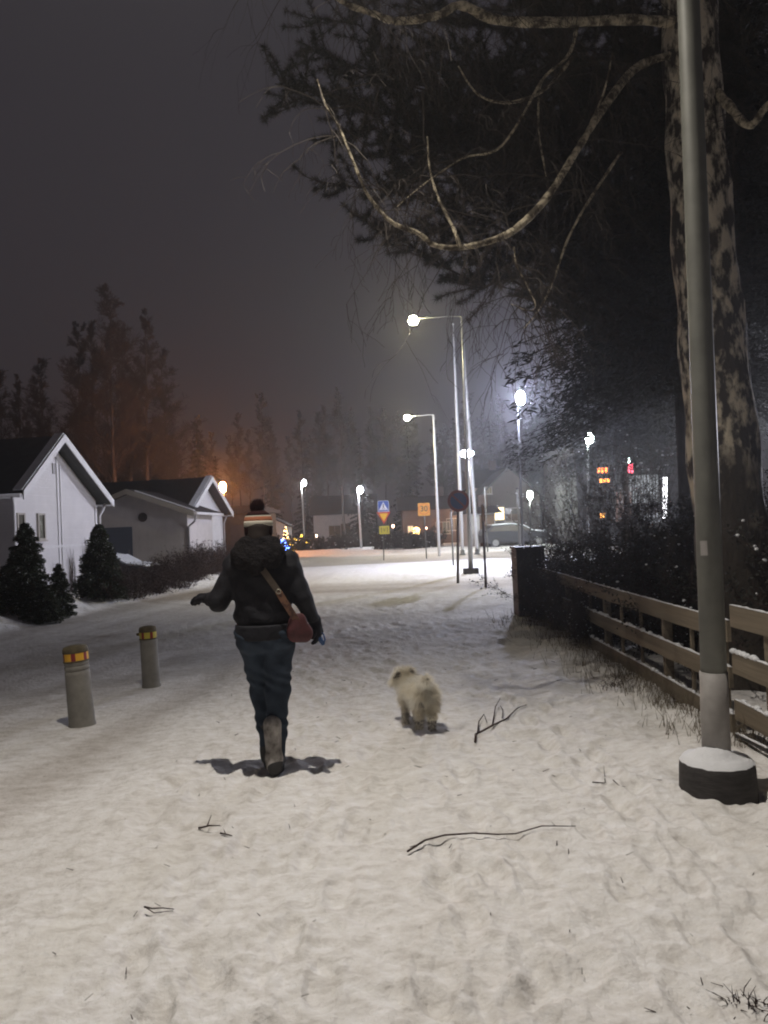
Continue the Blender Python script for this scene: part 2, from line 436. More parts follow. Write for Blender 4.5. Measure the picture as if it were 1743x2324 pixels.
# ------------------------------------------------------------------ ground
def build_ground():
    nr = 980
    r = 0.7 * (330/0.7) ** (np.linspace(0, 1, nr))
    a_in = np.linspace(math.radians(-41), math.radians(41), 620)
    a_out = np.linspace(math.radians(41), math.radians(319), 90)[1:-1]
    A = np.concatenate([a_in, a_out]); na = len(A)
    R, T = np.meshgrid(r, A, indexing='ij')
    X = R*np.sin(T); Y = R*np.cos(T)
    Hh = terrain(X, Y)
    X1, Y1, H1 = X.ravel(), Y.ravel(), Hh.ravel()
    H1 = add_feet(X1, Y1, H1)
    r1, r2, r3 = roadmask(X1, Y1)
    V = np.stack([X1, Y1, H1], 1)
    V = np.vstack([V, [[0, 0, 0]]])
    i = np.arange(nr-1)[:, None]; j = np.arange(na)[None, :]
    j2 = (j+1) % na
    Fq = np.stack([(i*na+j), (i*na+j2), ((i+1)*na+j2), ((i+1)*na+j)], -1).reshape(-1, 4)[:, ::-1]
    road = np.clip(r1+r2+r3, 0, 1)
    froad = road[Fq].mean(1) > 0.5
    # dirt attribute: packed brown-grey traces that belong to the surface
    xx = X1 - 0.14*Y1
    streak = np.clip(0.5 + 1.5*fbm(xx*1.6, Y1*0.10, 3), 0, 1)
    d = 0.50*r1*(0.2+1.0*streak) + 0.85*r2*np.clip(0.75+0.8*fbm(X1*0.12, Y1*1.4, 3), 0, 1) + r3*(0.75+0.3*fbm(X1*0.15, Y1*0.8, 3))
    # tyre arcs on the snow of the junction
    for (cx, cy, rad, w) in ((-1.2, 22.6, 9.2, 0.12), (-1.2, 22.6, 10.7, 0.12), (4.5, 4.5, 10.6, 0.10), (4.5, 4.5, 12.1, 0.10), (2.5, 26, 11.0, 0.15)):
        q = np.sqrt((X1-cx)**2+(Y1-cy)**2)
        d += 0.28*np.exp(-((q-rad)/w)**2)*sstep(10.5, 12, Y1)*sstep(24, 18, Y1)*np.clip(0.6+2*vn(X1*0.6, Y1*0.6), 0, 1)
    d += 0.20*np.clip(fbm(X1*0.9, Y1*0.9, 4)*1.6, 0, 1)*sstep(11, 3, np.hypot(X1, Y1)) * (1-road)
    d += 0.35*np.exp(-((X1-2.45)/0.45)**2)*sstep(14, 12, Y1)*np.clip(0.5+1.5*fbm(X1*4, Y1*4, 3), 0, 1)
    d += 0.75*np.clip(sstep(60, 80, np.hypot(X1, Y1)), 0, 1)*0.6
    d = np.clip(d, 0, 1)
    # material
    m = bpy.data.materials.new('snow ground'); m.use_nodes = True
    nt = m.node_tree; N = nt.nodes; L = nt.links; b = N["Principled BSDF"]
    b.inputs["Roughness"].default_value = 0.72; b.inputs["Specular IOR Level"].default_value = 0.3
    at_ = N.new("ShaderNodeAttribute"); at_.attribute_name = "dirt"
    tcn = N.new("ShaderNodeTexCoord")
    n1 = N.new("ShaderNodeTexNoise"); n1.inputs["Scale"].default_value = 6.0; n1.inputs["Detail"].default_value = 8; n1.inputs["Roughness"].default_value = 0.65
    L.new(tcn.outputs["Object"], n1.inputs["Vector"])
    base = N.new("ShaderNodeMixRGB"); base.inputs[1].default_value = (0.90, 0.89, 0.88, 1); base.inputs[2].default_value = (0.40, 0.35, 0.30, 1)
    ad = N.new("ShaderNodeMath"); ad.operation = 'MULTIPLY_ADD'; L.new(n1.outputs["Fac"], ad.inputs[0]); ad.inputs[1].default_value = 0.9; ad.inputs[2].default_value = 0.55
    mu = N.new("ShaderNodeMath"); mu.operation = 'MULTIPLY'; mu.use_clamp = True; L.new(ad.outputs[0], mu.inputs[0]); L.new(at_.outputs["Fac"], mu.inputs[1])
    L.new(mu.outputs[0], base.inputs[0])
    n4 = N.new("ShaderNodeTexNoise"); n4.inputs["Scale"].default_value = 7.5; n4.inputs["Detail"].default_value = 9; n4.inputs["Roughness"].default_value = 0.72
    mp4 = N.new("ShaderNodeMapping"); mp4.inputs["Rotation"].default_value = (0,0,-.35); mp4.inputs["Scale"].default_value = (1.0, 1.7, 1)
    L.new(tcn.outputs["Object"], mp4.inputs[0]); L.new(mp4.outputs[0], n4.inputs["Vector"])
    rp4 = N.new("ShaderNodeValToRGB"); L.new(n4.outputs["Fac"], rp4.inputs[0])
    rp4.color_ramp.elements[0].position = 0.36; rp4.color_ramp.elements[0].color = (0.70,0.675,0.64,1)
    rp4.color_ramp.elements[1].position = 0.66; rp4.color_ramp.elements[1].color = (1,1,1,1)
    e5 = rp4.color_ramp.elements.new(0.50); e5.color = (0.88,0.865,0.84,1)
    mm = N.new("ShaderNodeMixRGB"); mm.blend_type = 'MULTIPLY'; mm.inputs[0].default_value = 1.0
    L.new(base.outputs[0], mm.inputs[1]); L.new(rp4.outputs[0], mm.inputs[2]); base = mm
    # fine grit: small dark specks
    n2 = N.new("ShaderNodeTexNoise"); n2.inputs["Scale"].default_value = 22.0; n2.inputs["Detail"].default_value = 3
    L.new(tcn.outputs["Object"], n2.inputs["Vector"])
    n3 = N.new("ShaderNodeTexNoise"); n3.inputs["Scale"].default_value = 2.1; n3.inputs["Detail"].default_value = 3
    L.new(tcn.outputs["Object"], n3.inputs["Vector"])
    r3_ = N.new("ShaderNodeValToRGB"); L.new(n2.outputs["Fac"], r3_.inputs[0])
    r3_.color_ramp.elements[0].position = 0.66; r3_.color_ramp.elements[0].color = (0,0,0,1)
    r3_.color_ramp.elements[1].position = 0.76; r3_.color_ramp.elements[1].color = (1,1,1,1)
    r4_ = N.new("ShaderNodeValToRGB"); L.new(n3.outputs["Fac"], r4_.inputs[0])
    r4_.color_ramp.elements[0].position = 0.45; r4_.color_ramp.elements[0].color = (0,0,0,1)
    r4_.color_ramp.elements[1].position = 0.62; r4_.color_ramp.elements[1].color = (0.6,0.6,0.6,1)
    mg = N.new("ShaderNodeMath"); mg.operation = 'MULTIPLY'; L.new(r3_.outputs[0], mg.inputs[0]); L.new(r4_.outputs[0], mg.inputs[1])
    gm = N.new("ShaderNodeMixRGB"); L.new(mg.outputs[0], gm.inputs[0]); L.new(base.outputs[0], gm.inputs[1]); gm.inputs[2].default_value = (0.28, 0.24, 0.20, 1)
    L.new(gm.outputs[0], b.inputs["Base Color"])
    n5 = N.new("ShaderNodeTexNoise"); n5.inputs["Scale"].default_value = 24.0; n5.inputs["Detail"].default_value = 5; n5.inputs["Roughness"].default_value = 0.6
    L.new(tcn.outputs["Object"], n5.inputs["Vector"])
    bp = N.new("ShaderNodeBump"); bp.inputs["Strength"].default_value = 0.7; bp.inputs["Distance"].default_value = 0.025
    L.new(n5.outputs["Fac"], bp.inputs["Height"]); L.new(bp.outputs[0], b.inputs["Normal"])

    def sub(name, mask, label=None):
        f = Fq[mask]
        used = np.unique(f); remap = -np.ones(len(V), dtype=np.int64); remap[used] = np.arange(len(used))
        o = mesh_np(name, V[used], remap[f], m, smooth=True)
        dd = np.append(d, 0)[used]
        at2 = o.data.attributes.new("dirt", 'FLOAT', 'POINT'); at2.data.foreach_set("value", dd.astype(np.float32))
        tag(o, kind='structure'); return o
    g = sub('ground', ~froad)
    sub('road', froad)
    # small disc right under the camera
    k = na
    Vd = np.vstack([V[:na], [[0, 0, float(H1[:na].mean())]]])
    fd = np.stack([np.arange(na), np.full(na, na), (np.arange(na)+1) % na], -1)
    o = mesh_np('ground', Vd, fd, m, smooth=True); tag(o, kind='structure')
build_ground()

# ------------------------------------------------------------------ signed-distance bodies
def surface_nets(fn, lo, hi, h):
    lo = np.array(lo, float); hi = np.array(hi, float)
    n = np.ceil((hi-lo)/h).astype(int) + 1
    ax = [lo[i] + h*np.arange(n[i]) for i in range(3)]
    P = np.stack(np.meshgrid(*ax, indexing='ij'), -1).astype(np.float32)
    D = fn(P).astype(np.float32)
    S = D < 0
    nx, ny, nz = [k-1 for k in D.shape]
    c = [(i, j, k) for i in (0, 1) for j in (0, 1) for k in (0, 1)]
    cnt = sum(S[i:nx+i, j:ny+j, k:nz+k].astype(np.int8) for i, j, k in c)
    act = (cnt > 0) & (cnt < 8)
    idx = -np.ones((nx, ny, nz), dtype=np.int64)
    cells = np.argwhere(act); idx[act] = np.arange(len(cells))
    acc = np.zeros((len(cells), 3)); num = np.zeros(len(cells))
    edges = [(a, b) for a in c for b in c if sum(abs(a[q]-b[q]) for q in range(3)) == 1 and a < b]
    for a, b in edges:
        da = D[cells[:, 0]+a[0], cells[:, 1]+a[1], cells[:, 2]+a[2]]
        db = D[cells[:, 0]+b[0], cells[:, 1]+b[1], cells[:, 2]+b[2]]
        m = (da < 0) != (db < 0)
        t = np.where(m, da/(da-db+1e-12), 0)
        p = np.array(a)[None, :] + t[:, None]*(np.array(b)-np.array(a))[None, :]
        acc[m] += p[m]; num[m] += 1
    V = lo + h*(cells + acc/np.maximum(num, 1)[:, None])
    Fs = []
    for axis in range(3):
        sl0 = [slice(None)]*3; sl1 = [slice(None)]*3
        sl0[axis] = slice(0, -1); sl1[axis] = slice(1, None)
        a = S[tuple(sl0)]; b = S[tuple(sl1)]
        ed = np.argwhere(a != b)
        o1, o2 = [(1, 2), (2, 0), (0, 1)][axis]
        ok = (ed[:, o1] > 0) & (ed[:, o2] > 0) & (ed[:, o1] < D.shape[o1]-1) & (ed[:, o2] < D.shape[o2]-1)
        ed = ed[ok]
        if not len(ed): continue
        def cell(d1, d2):
            e2 = ed.copy(); e2[:, o1] -= d1; e2[:, o2] -= d2
            return idx[e2[:, 0], e2[:, 1], e2[:, 2]]
        q = np.stack([cell(1, 1), cell(0, 1), cell(0, 0), cell(1, 0)], -1)
        flip = ~a[ed[:, 0], ed[:, 1], ed[:, 2]]
        q[flip] = q[flip][:, ::-1]
        q = q[(q >= 0).all(1)]
        Fs.append(q)
    return V, np.vstack(Fs)

def caps(P, a, b, ra, rb, sq=None):
    """tapered capsule; sq=(sx,sy,sz) scales space for oval sections"""
    a = np.array(a, np.float32); b = np.array(b, np.float32)
    if sq is not None:
        s = np.array(sq, np.float32); P = P/s; a = a/s; b = b/s
    ab = b-a; t = np.clip(((P-a)@ab)/max(float(ab@ab), 1e-9), 0, 1)
    d = np.linalg.norm(P - (a + t[..., None]*ab), axis=-1) - (ra + (rb-ra)*t)
    return d * (min(sq) if sq is not None else 1)
def smin(a, b, k):
    h = np.clip(0.5+0.5*(b-a)/k, 0, 1)
    return b*(1-h)+a*h - k*h*(1-h)
def union(P, prims, k):
    d = None
    for p in prims:
        q = caps(P, *p)
        d = q if d is None else smin(d, q, k)
    return d
def sdf_obj(name, prims, k, h, m, parent, pad=0.05, fn=None):
    A = np.array([list(p[0]) for p in prims]+[list(p[1]) for p in prims], float)
    rr = max(max(p[2], p[3])*(max(p[4]) if len(p) > 4 and p[4] is not None else 1) for p in prims)+pad
    f = fn if fn else (lambda P: union(P, prims, k))
    V, Fq = surface_nets(f, A.min(0)-rr, A.max(0)+rr, h)
    o = mesh_np(name, V, Fq, m, parent, smooth=True)
    return o, V, Fq

def person():
    base = Vector((*at(615, 1758, 4.95).xy, 0)); gz = ground_z(base.x, base.y)
    root_loc = Vector((base.x, base.y, gz+0.0))
    # --- body: one continuous surface inside the clothes
    hipL, hipR = (-.085, 0, .90), (.085, 0, .90)
    kneeR, ankR = (.058, .03, .50), (.040, -.010, .085)
    kneeL, ankL = (-.058, .12, .51), (-.022, .10, .11)
    shL, elL, haL = (-.170, 0, 1.335), (-.285, -.03, 1.11), (-.385, .15, 1.115)
    shR, elR, haR = (.165, 0, 1.335), (.245, -.02, 1.115), (.315, .06, .925)
    body = [((0,0,.93),(0,.01,1.10),.12,.105,(1.15,.8,1)), ((0,.01,1.10),(-.01,.0,1.28),.105,.13,(1.15,.75,1)),
            (hipL,kneeL,.075,.05),(kneeL,ankL,.05,.032),(hipR,kneeR,.075,.05),(kneeR,ankR,.05,.032),
            (shL,(.165,0,1.335),.05,.05),(shL,elL,.045,.034),(elL,haL,.033,.024),(shR,elR,.045,.034),(elR,haR,.033,.024),
            ((-.005,0,1.36),(-.012,.01,1.46),.048,.047),
            ((-.015,.02,1.565),(-.015,.02,1.60),.078,.080,(.92,1.12,1.1)), ((-.015,.05,1.50),(-.015,.045,1.54),.05,.055),
            ((-.015,.105,1.555),(-.015,.118,1.535),.010,.014),((-.042,.085,1.505),(.012,.085,1.505),.010,.010),
            ((-.092,.015,1.56),(-.092,.010,1.54),.012,.012),((.062,.015,1.56),(.062,.010,1.54),.012,.012),
            (ankR,(.035,.08,.03),.035,.03),(ankL,(-.01,.24,.10),.035,.03)]
    pb, _, _ = sdf_obj('person', body, 0.025, 0.012, M_['skin'], None)
    pb.location = root_loc
    tag(pb, 'person in a dark hooded jacket and bobble hat walking away over the snow', 'person')
    for s in (-.045, .015):
        eb = MB(); eb.ball((s, .098, 1.575), .011, 8, 6); eb.build('eye', M_['signwht'], pb)
    # hair
    sdf_obj('hair', [((-.015,.0,1.56),(-.015,-.01,1.50),.088,.075,(.95,1,1)), ((-.015,-.02,1.50),(-.015,-.03,1.44),.07,.05)], .02, .012, M_['hair'], pb)
    # jacket
    jk = [((-.005,-.005,1.00),(-.005,0,1.10),.165,.155,(1.13,.80,1)), ((-.005,0,1.10),(-.012,0,1.25),.155,.165,(1.13,.76,1)),
          ((-.012,0,1.25),(-.015,0,1.33),.165,.135,(1.15,.75,1)),
          (shL,(.165,0,1.335),.072,.072),
          (shL,elL,.072,.062),(elL,(haL[0]+.02,haL[1]-.03,haL[2]),.064,.052),
          (shR,elR,.072,.060),(elR,(haR[0]-.012,haR[1]-.02,haR[2]+.045),.060,.045)]
    for (zz, rr) in ((1.02,.172),(1.10,.163),(1.18,.166)):
        pass
    def jfn(P):
        d = union(P, jk, 0.035)
        # flat hem, and soft quilting folds
        d = np.maximum(d, 0.945 - P[..., 2] + 0.006*np.sin(P[..., 0]*22))
        d += 0.0035*np.sin(P[..., 2]*46 + 4*np.sin(P[..., 0]*11) + 2*np.sin(P[...,1]*14)) + 0.003*np.sin(P[..., 0]*34+P[..., 2]*23+2*np.sin(P[...,2]*19))
        return d
    jo, _, _ = sdf_obj('jacket', jk, 0.035, 0.0085, M_['jacket'], pb, fn=jfn)
    # lower skirt of the under layer below the jacket hem
    sdf_obj('jacket_hem', [((-.003,0,.90),(-.003,0,.96),.152,.158,(1.13,.80,1))], .02, .01, M_['jacket'], jo,
            fn=lambda P: np.maximum(caps(P,(-.003,-.008,.88),(-.003,-.005,.98),.180,.172,(1.06,.96,1)), np.maximum(.862-P[...,2], P[...,2]-.955)))
    # hood lying on the shoulders, gathered round the neck
    hd = [((-.13,-.075,1.405),(.10,-.08,1.41),.060,.060),((-.11,-.10,1.36),(.08,-.105,1.36),.055,.055),
          ((-.02,-.11,1.315),(-.005,-.11,1.315),.05,.05),((-.115,-.04,1.455),(.085,-.04,1.455),.042,.042),
          ((-.12,.03,1.44),(-.10,-.05,1.46),.04,.045),((.09,.03,1.44),(.07,-.05,1.46),.04,.045),((-.07,-.06,1.48),(.04,-.06,1.48),.034,.034)]
    def hfn(P):
        d = union(P, hd, 0.035)
        return d + 0.004*np.sin(P[...,0]*60+P[...,2]*30)*np.sin(P[...,2]*70)
    sdf_obj('hood', hd, .035, .009, M_['fauxfur'], pb, fn=hfn)
    # jeans
    js = [((-.06,-.015,.90),(.06,-.015,.90),.118,.118,(1,.92,1)),(hipL,(kneeL[0],kneeL[1],kneeL[2]),.108,.072),(kneeL,(ankL[0],ankL[1],ankL[2]+.06),.074,.060),
          (hipR,kneeR,.112,.078),(kneeR,(ankR[0]+.005,ankR[1]+.02,ankR[2]+.05),.076,.056),((-.08,-.05,.87),(.08,-.05,.87),.10,.10)]
    def jnf(P):
        d = union(P, js, .03)
        return np.maximum(d + .0045*np.sin(P[...,2]*62+P[...,0]*40+2*np.sin(P[...,2]*21)) + .003*np.sin(P[...,0]*55-P[...,2]*30), P[...,2]-.95)
    sdf_obj('jeans', js, .03, .0085, M_['jeans'], pb, fn=jnf)
    # boots
    def boot(name, ank, toe, heel, m, shaft_top, r, lab=None):
        pr = [(ank, shaft_top, r*.93, r*1.12),(ank,(ank[0],ank[1]-.012,ank[2]-.03),r*.93,r*.9),
              (heel,toe,.040,.036),(ank,((ank[0]+toe[0])/2,(ank[1]+toe[1])/2,(ank[2]+toe[2])/2+.02),r*.8,.036)]
        b, _, _ = sdf_obj(name, pr, .03, .008, m, pb, fn=lambda P: np.maximum(union(P, pr, .03), -(P[...,2]-min(toe[2],heel[2])+.032)))
        mb = MB()
        t = Vector(toe); h2 = Vector(heel); d = (t-h2); d.z = 0; d.normalize(); s = Vector((d.y,-d.x,0))
        z0 = min(toe[2], heel[2])-.045
        ring = []
        for i in range(20):
            an = 2*math.pi*i/20
            c0 = (t+h2)/2; L = (t-h2).length/2+.045
            w = .043 if math.cos(an) < 0 else .047
            ring.append((c0.x + d.x*L*math.cos(an)+s.x*w*math.sin(an), c0.y + d.y*L*math.cos(an)+s.y*w*math.sin(an)))
        mb.prism(ring, 2, z0, z0+.022)
        mb.build('sole', M_['black'], b)
        if lab: b['label'] = lab
        return b
    boot('boot', (.030,-.035,.10), (.036,.115,.045), (.030,-.050,.045), M_['gboot'], (.028,-.042,.315), .052, 'grey scuffed boot with a dark sole planted on the snow')
    boot('boot', (-.022,.10,.115), (-.030,.24,.060), (-.022,.075,.065), M_['boot'], (-.03,.105,.30), .055)
    # dark foot shell of the planted boot
    sdf_obj('boot_foot', [((.035,-.06,.050),(.040,.125,.048),.046,.044),((.035,-.045,.075),(.036,.03,.075),.050,.045)], .02, .009, M_['boot'], pb)
    # hands with gloves: palm, four fingers, thumb
    def glove(palm0, palm1, dirv, side, up, curl, name):
        d = Vector(dirv).normalized(); s = Vector(side).normalized(); u = Vector(up).normalized()
        p0, p1 = Vector(palm0), Vector(palm1)
        pr = [(p0 - s*.012, p1 - s*.022, .028, .024), (p0 + s*.012, p1 + s*.022, .028, .024), (p0-d*.05, p0, .034, .030)]
        for i, (off, L) in enumerate(((-.033,.062),(-.011,.072),(.011,.070),(.033,.055))):
            b0 = p1 + s*off + d*.008
            d1 = (d - u*curl*.35).normalized(); b1 = b0 + d1*(L*.42)
            d2 = (d - u*curl*1.0).normalized(); b2 = b1 + d2*(L*.33)
            d3 = (d - u*curl*1.9).normalized(); b3 = b2 + d3*(L*.25)
            pr += [(b0, b1, .0125, .0115), (b1, b2, .0115, .0105), (b2, b3, .0105, .0095)]
        tb = p0 - s*.028 + d*.004
        t1 = tb + (d*.5 - s*.8 - u*.25).normalized()*.034; t2 = t1 + (d*.9 - s*.25 - u*.4).normalized()*.026
        pr += [(tb, t1, .015, .0135), (t1, t2, .0135, .011)]
        pr = [(tuple(a), tuple(b), r0*1.28, r1*1.28) for a, b, r0, r1 in pr]
        return sdf_obj(name, pr, .006, .0048, M_['glove'], pb, pad=.02)[0]
    glove((-.392,.145,1.115), (-.430,.160,1.118), (-.85,.25,.06), (.35,.88,-.2), (.1,.15,1), 1.0, 'glove')
    glove((.322,.065,.905), (.332,.072,.868), (.18,.12,-.97), (.15,.95,.2), (.97,-.15,.1), 1.15, 'glove')
    # hat
    prof = [(.082,1.515),(.089,1.535),(.0895,1.560),(.0895,1.578)]
    hat = MB()
    c0 = (-.018, .012, 0)
    hat.lathe([(.083,1.512),(.090,1.530),(.091,1.555),(.091,1.577),(.0885,1.579)], 40, 0, c0)
    hat.lathe([(.0905,1.577),(.0935,1.583),(.093,1.600),(.0905,1.612)], 40, 1, c0)
    hat.lathe([(.0905,1.612),(.091,1.618),(.0875,1.634),(.085,1.638)], 40, 2, c0)
    hat.lathe([(.0852,1.638),(.083,1.643),(.079,1.647)], 40, 1, c0)
    hat.lathe([(.080,1.646),(.066,1.662),(.045,1.676),(.012,1.684)], 40, 0, c0)
    ho = hat.build('hat', [M_['knitd'], M_['knitw'], M_['knito']], pb); ho['label'] = 'dark knitted hat with a cream and orange band'
    pp = MB(); rr = random.Random(5)
    cpt = Vector((-.02, .012, 1.705))
    for _ in range(2600):
        d = Vector((rr.gauss(0,1), rr.gauss(0,1), rr.gauss(0,1))).normalized()
        L = .053*(.85+.3*rr.random()); t = d.cross(Vector((rr.random(), rr.random(), rr.random()))).normalized()*.0022
        pp.add([cpt+d*.012+t, cpt+d*.012-t, cpt+d*L], [(0,1,2)])
    pp.ball(cpt, .041, 14, 10)
    pp.build('pompom', M_['knitd'], ho)
    # shoulder bag, worn across the back on the right hip
    bagr = empty('shoulder_bag', root_loc, 0, label='wine red shoulder bag on a woven strap at the right hip of the person', cat='bag')
    bo, _, _ = sdf_obj('bag_body', [((.208,-.11,.975),(.240,-.09,.975),.034,.034,(1,.6,1.3)),((.205,-.11,.900),(.262,-.08,.890),.054,.052,(1,.6,1.15))], .03, .007, M_['bag'], bagr)
    def ribbon(pts, w, m, name, par, thick=.006, wd=Vector((.75,0,.66))):
        mb = MB(); pts = [Vector(p) for p in pts]
        vs = []
        for i, p in enumerate(pts):
            t = (pts[min(i+1,len(pts)-1)]-pts[max(i-1,0)]).normalized()
            nn = Vector((0,-1,0)); nn = (nn - t*nn.dot(t)).normalized(); s = t.cross(nn)
            for (a, b) in ((-1,0),(1,0),(1,1),(-1,1)): vs.append(p + s*(a*w/2) + nn*(b*thick))
        fs = []
        for i in range(len(pts)-1):
            q = 4*i
            for k in range(4):
                k2 = (k+1) % 4; fs.append((q+k, q+k2, q+4+k2, q+4+k))
        fs += [(3,2,1,0), tuple(4*(len(pts)-1)+k for k in range(4))]
        mb.add(vs, fs); return mb.build(name, m, par)
    so = ribbon([(-.10,.02,1.400),(-.085,-.08,1.38),(-.03,-.120,1.345),(.02,-.142,1.31),(.075,-.140,1.225),(.115,-.142,1.165)], .040, M_['strap'], 'strap', bagr)
    ribbon([(.115,-.143,1.165),(.150,-.142,1.10),(.185,-.135,1.04),(.215,-.125,.985),(.225,-.115,.95)], .042, M_['strap2'], 'strap_band', bagr)
    rg = MB(); rg.tube([(.117+.014*math.cos(a), -.150, 1.165+.014*math.sin(a)) for a in np.linspace(0, 2*math.pi, 14)], .003, 6); rg.build('strap_ring', M_['brass'], bagr)
    # blue leash handle in the right hand
    lh = empty('leash_handle', root_loc, 0, label='blue plastic handle held in the right glove of the person', cat='leash')
    mb = MB(); mb.tube([(.315,.045,.885),(.330,.050,.862),(.350,.050,.822),(.366,.052,.792)], [.014,.017,.017,.012], 10)
    mb.build('grip', M_['blue'], lh)
    mb = MB(); mb.tube([(.345,.062,.882),(.368,.070,.856),(.376,.068,.82),(.366,.058,.797)], [.005]*4, 6); mb.build('trigger_loop', M_['blue'], lh)
person()

def dog():
    p = at(952, 1656, 5.80); gz = ground_z(p.x, p.y)
    loc = Vector((p.x, p.y, gz))
    rump, chest = (.050, .0, .280), (-.050, .27, .270)
    head = (-.085, .31, .345)
    pr = [(rump, chest, .074, .072, (1,1,1.08)), ((.05,-.01,.27),(.05,.03,.25),.072,.068), ((-.045,.24,.29), head, .062, .058),
          (head, (-.10,.32,.355), .066, .062), (head, (-.170,.33,.315), .042, .028),
          ((-.125,.305,.385),(-.148,.30,.418),.018,.010), ((-.050,.33,.385),(-.032,.335,.418),.018,.010),
          ((.088,.0,.22),(.095,-.05,.120),.040,.024),((.095,-.05,.120),(.093,-.015,.018),.021,.018),
          ((.012,.0,.22),(.005,-.01,.125),.040,.024),((.005,-.01,.125),(.000,.05,.020),.021,.018),
          ((-.010,.27,.20),(-.012,.30,.02),.028,.018),((-.092,.25,.20),(-.100,.21,.018),.028,.018),
          ((.045,-.06,.335),(.055,-.095,.385),.024,.022),((.055,-.095,.385),(.065,-.07,.430),.022,.012)]
    ob, V, Fq = sdf_obj('dog', pr, .025, .009, M_['dogb'], None)
    ob.location = loc
    tag(ob, 'small shaggy cream dog trotting away over the snow with its head turned', 'dog')
    # fur: strands growing from the surface, hanging down
    rg = np.random.default_rng(11)
    tri = np.vstack([Fq[:, [0,1,2]], Fq[:, [0,2,3]]])
    a, b, c = V[tri[:,0]], V[tri[:,1]], V[tri[:,2]]
    nn = np.cross(b-a, c-a); ar = np.linalg.norm(nn, axis=1); nn = nn/np.maximum(ar, 1e-12)[:, None]
    n = 42000
    pick = rg.choice(len(tri), n, p=ar/ar.sum())
    u = rg.random((n,1)); v = rg.random((n,1)); fl = (u+v) > 1; u = np.where(fl, 1-u, u); v = np.where(fl, 1-v, v)
    P = a[pick]*(1-u-v) + b[pick]*u + c[pick]*v
    Nn = nn[pick]
    cl = np.sin(P[:,0]*95)*np.sin(P[:,1]*80)*np.sin(P[:,2]*85)       # locks
    ears = ((np.linalg.norm(P-np.array([-.132,.28,.385]), axis=1) < .024) | (np.linalg.norm(P-np.array([-.040,.30,.385]), axis=1) < .030)
            | (np.linalg.norm(P-np.array([-.085,.25,.32]), axis=1) < .022) | (np.linalg.norm(P-np.array([.02,-.09,.24]), axis=1) < .022))
    legs = P[:, 2] < .10
    L = .044 + .040*rg.random(n)**2 + .024*cl
    L[P[:,2] < .17] *= .40; L[P[:,1] > .29] *= .75; L[(Nn[:,2] < -.5)] *= .5
    d = Nn*1.0 + np.array([[0.05,-.25,-.75]]) + rg.normal(0,.33,(n,3)) + 0.5*np.stack([cl, np.roll(cl,1)*0, -cl], 1)
    d /= np.linalg.norm(d, axis=1)[:, None]
    s = np.cross(d, rg.normal(0,1,(n,3))); s /= np.linalg.norm(s, axis=1)[:, None]; s *= .0017
    tip = P + d*L[:, None]; tip[:, 2] = np.maximum(tip[:, 2], .004)
    FV = np.stack([P+s, P-s, tip], 1).reshape(-1, 3)
    FF = np.arange(3*n).reshape(-1, 3)
    mi = (ears | (legs & (rg.random(n) < .40))).astype(int)
    fo = mesh_np('fur', FV, FF, [M_['dogf'], M_['dogd']], ob, mi=mi)
    nb = MB(); nb.ball((-.198,.337,.315), .013, 10, 7); nb.build('nose', M_['black'], ob)
    for q in ((-.150,.365,.358),(-.145,.285,.360)):
        eb = MB(); eb.ball(q, .008, 8, 6); eb.build('eye', M_['black'], ob)
dog()

# ------------------------------------------------------------------ lamps
def light(parent, name, loc, power, col, r=0.08):
    ld = bpy.data.lights.new(name, 'POINT'); ld.energy = power; ld.color = col; ld.shadow_soft_size = r
    o = bpy.data.objects.new(name, ld); link(o); o.parent = parent; o.location = loc
    return o

def spot(parent, name, loc, power, col, r, cone, blend=.7, tilt=(0,0)):
    ld = bpy.data.lights.new(name, 'SPOT'); ld.energy = power; ld.color = col; ld.shadow_soft_size = r
    ld.spot_size = math.radians(cone); ld.spot_blend = blend
    o = bpy.data.objects.new(name, ld); link(o); o.parent = parent; o.location = loc; o.rotation_euler = (tilt[0], tilt[1], 0)
    return o

def snow_blob(mb, a, b, w, h, seed=0, n=14, lump=.5):
    """ragged strip of snow lying along a-b"""
    r = random.Random(seed); a = Vector(a); b = Vector(b); d = (b-a).normalized(); s = Vector((-d.y, d.x, 0)).normalized()
    vs = []; fs = []
    for i in range(n+1):
        p = a.lerp(b, i/n); hh = h*(1-lump*r.random()); ww = w*(.75+.25*r.random())
        if i in (0, n): hh *= .3
        vs += [p - s*ww/2, p - s*ww/3 + Vector((0,0,hh)), p + s*ww/3 + Vector((0,0,hh)), p + s*ww/2]
    for i in range(n):
        q = 4*i
        for k in range(3): fs.append((q+k, q+k+1, q+5+k, q+4+k))
        fs.append((q+3, q, q+4, q+7))
    fs += [(0,1,2,3), (4*n+3, 4*n+2, 4*n+1, 4*n)]
    mb.add(vs, fs, 0, True)

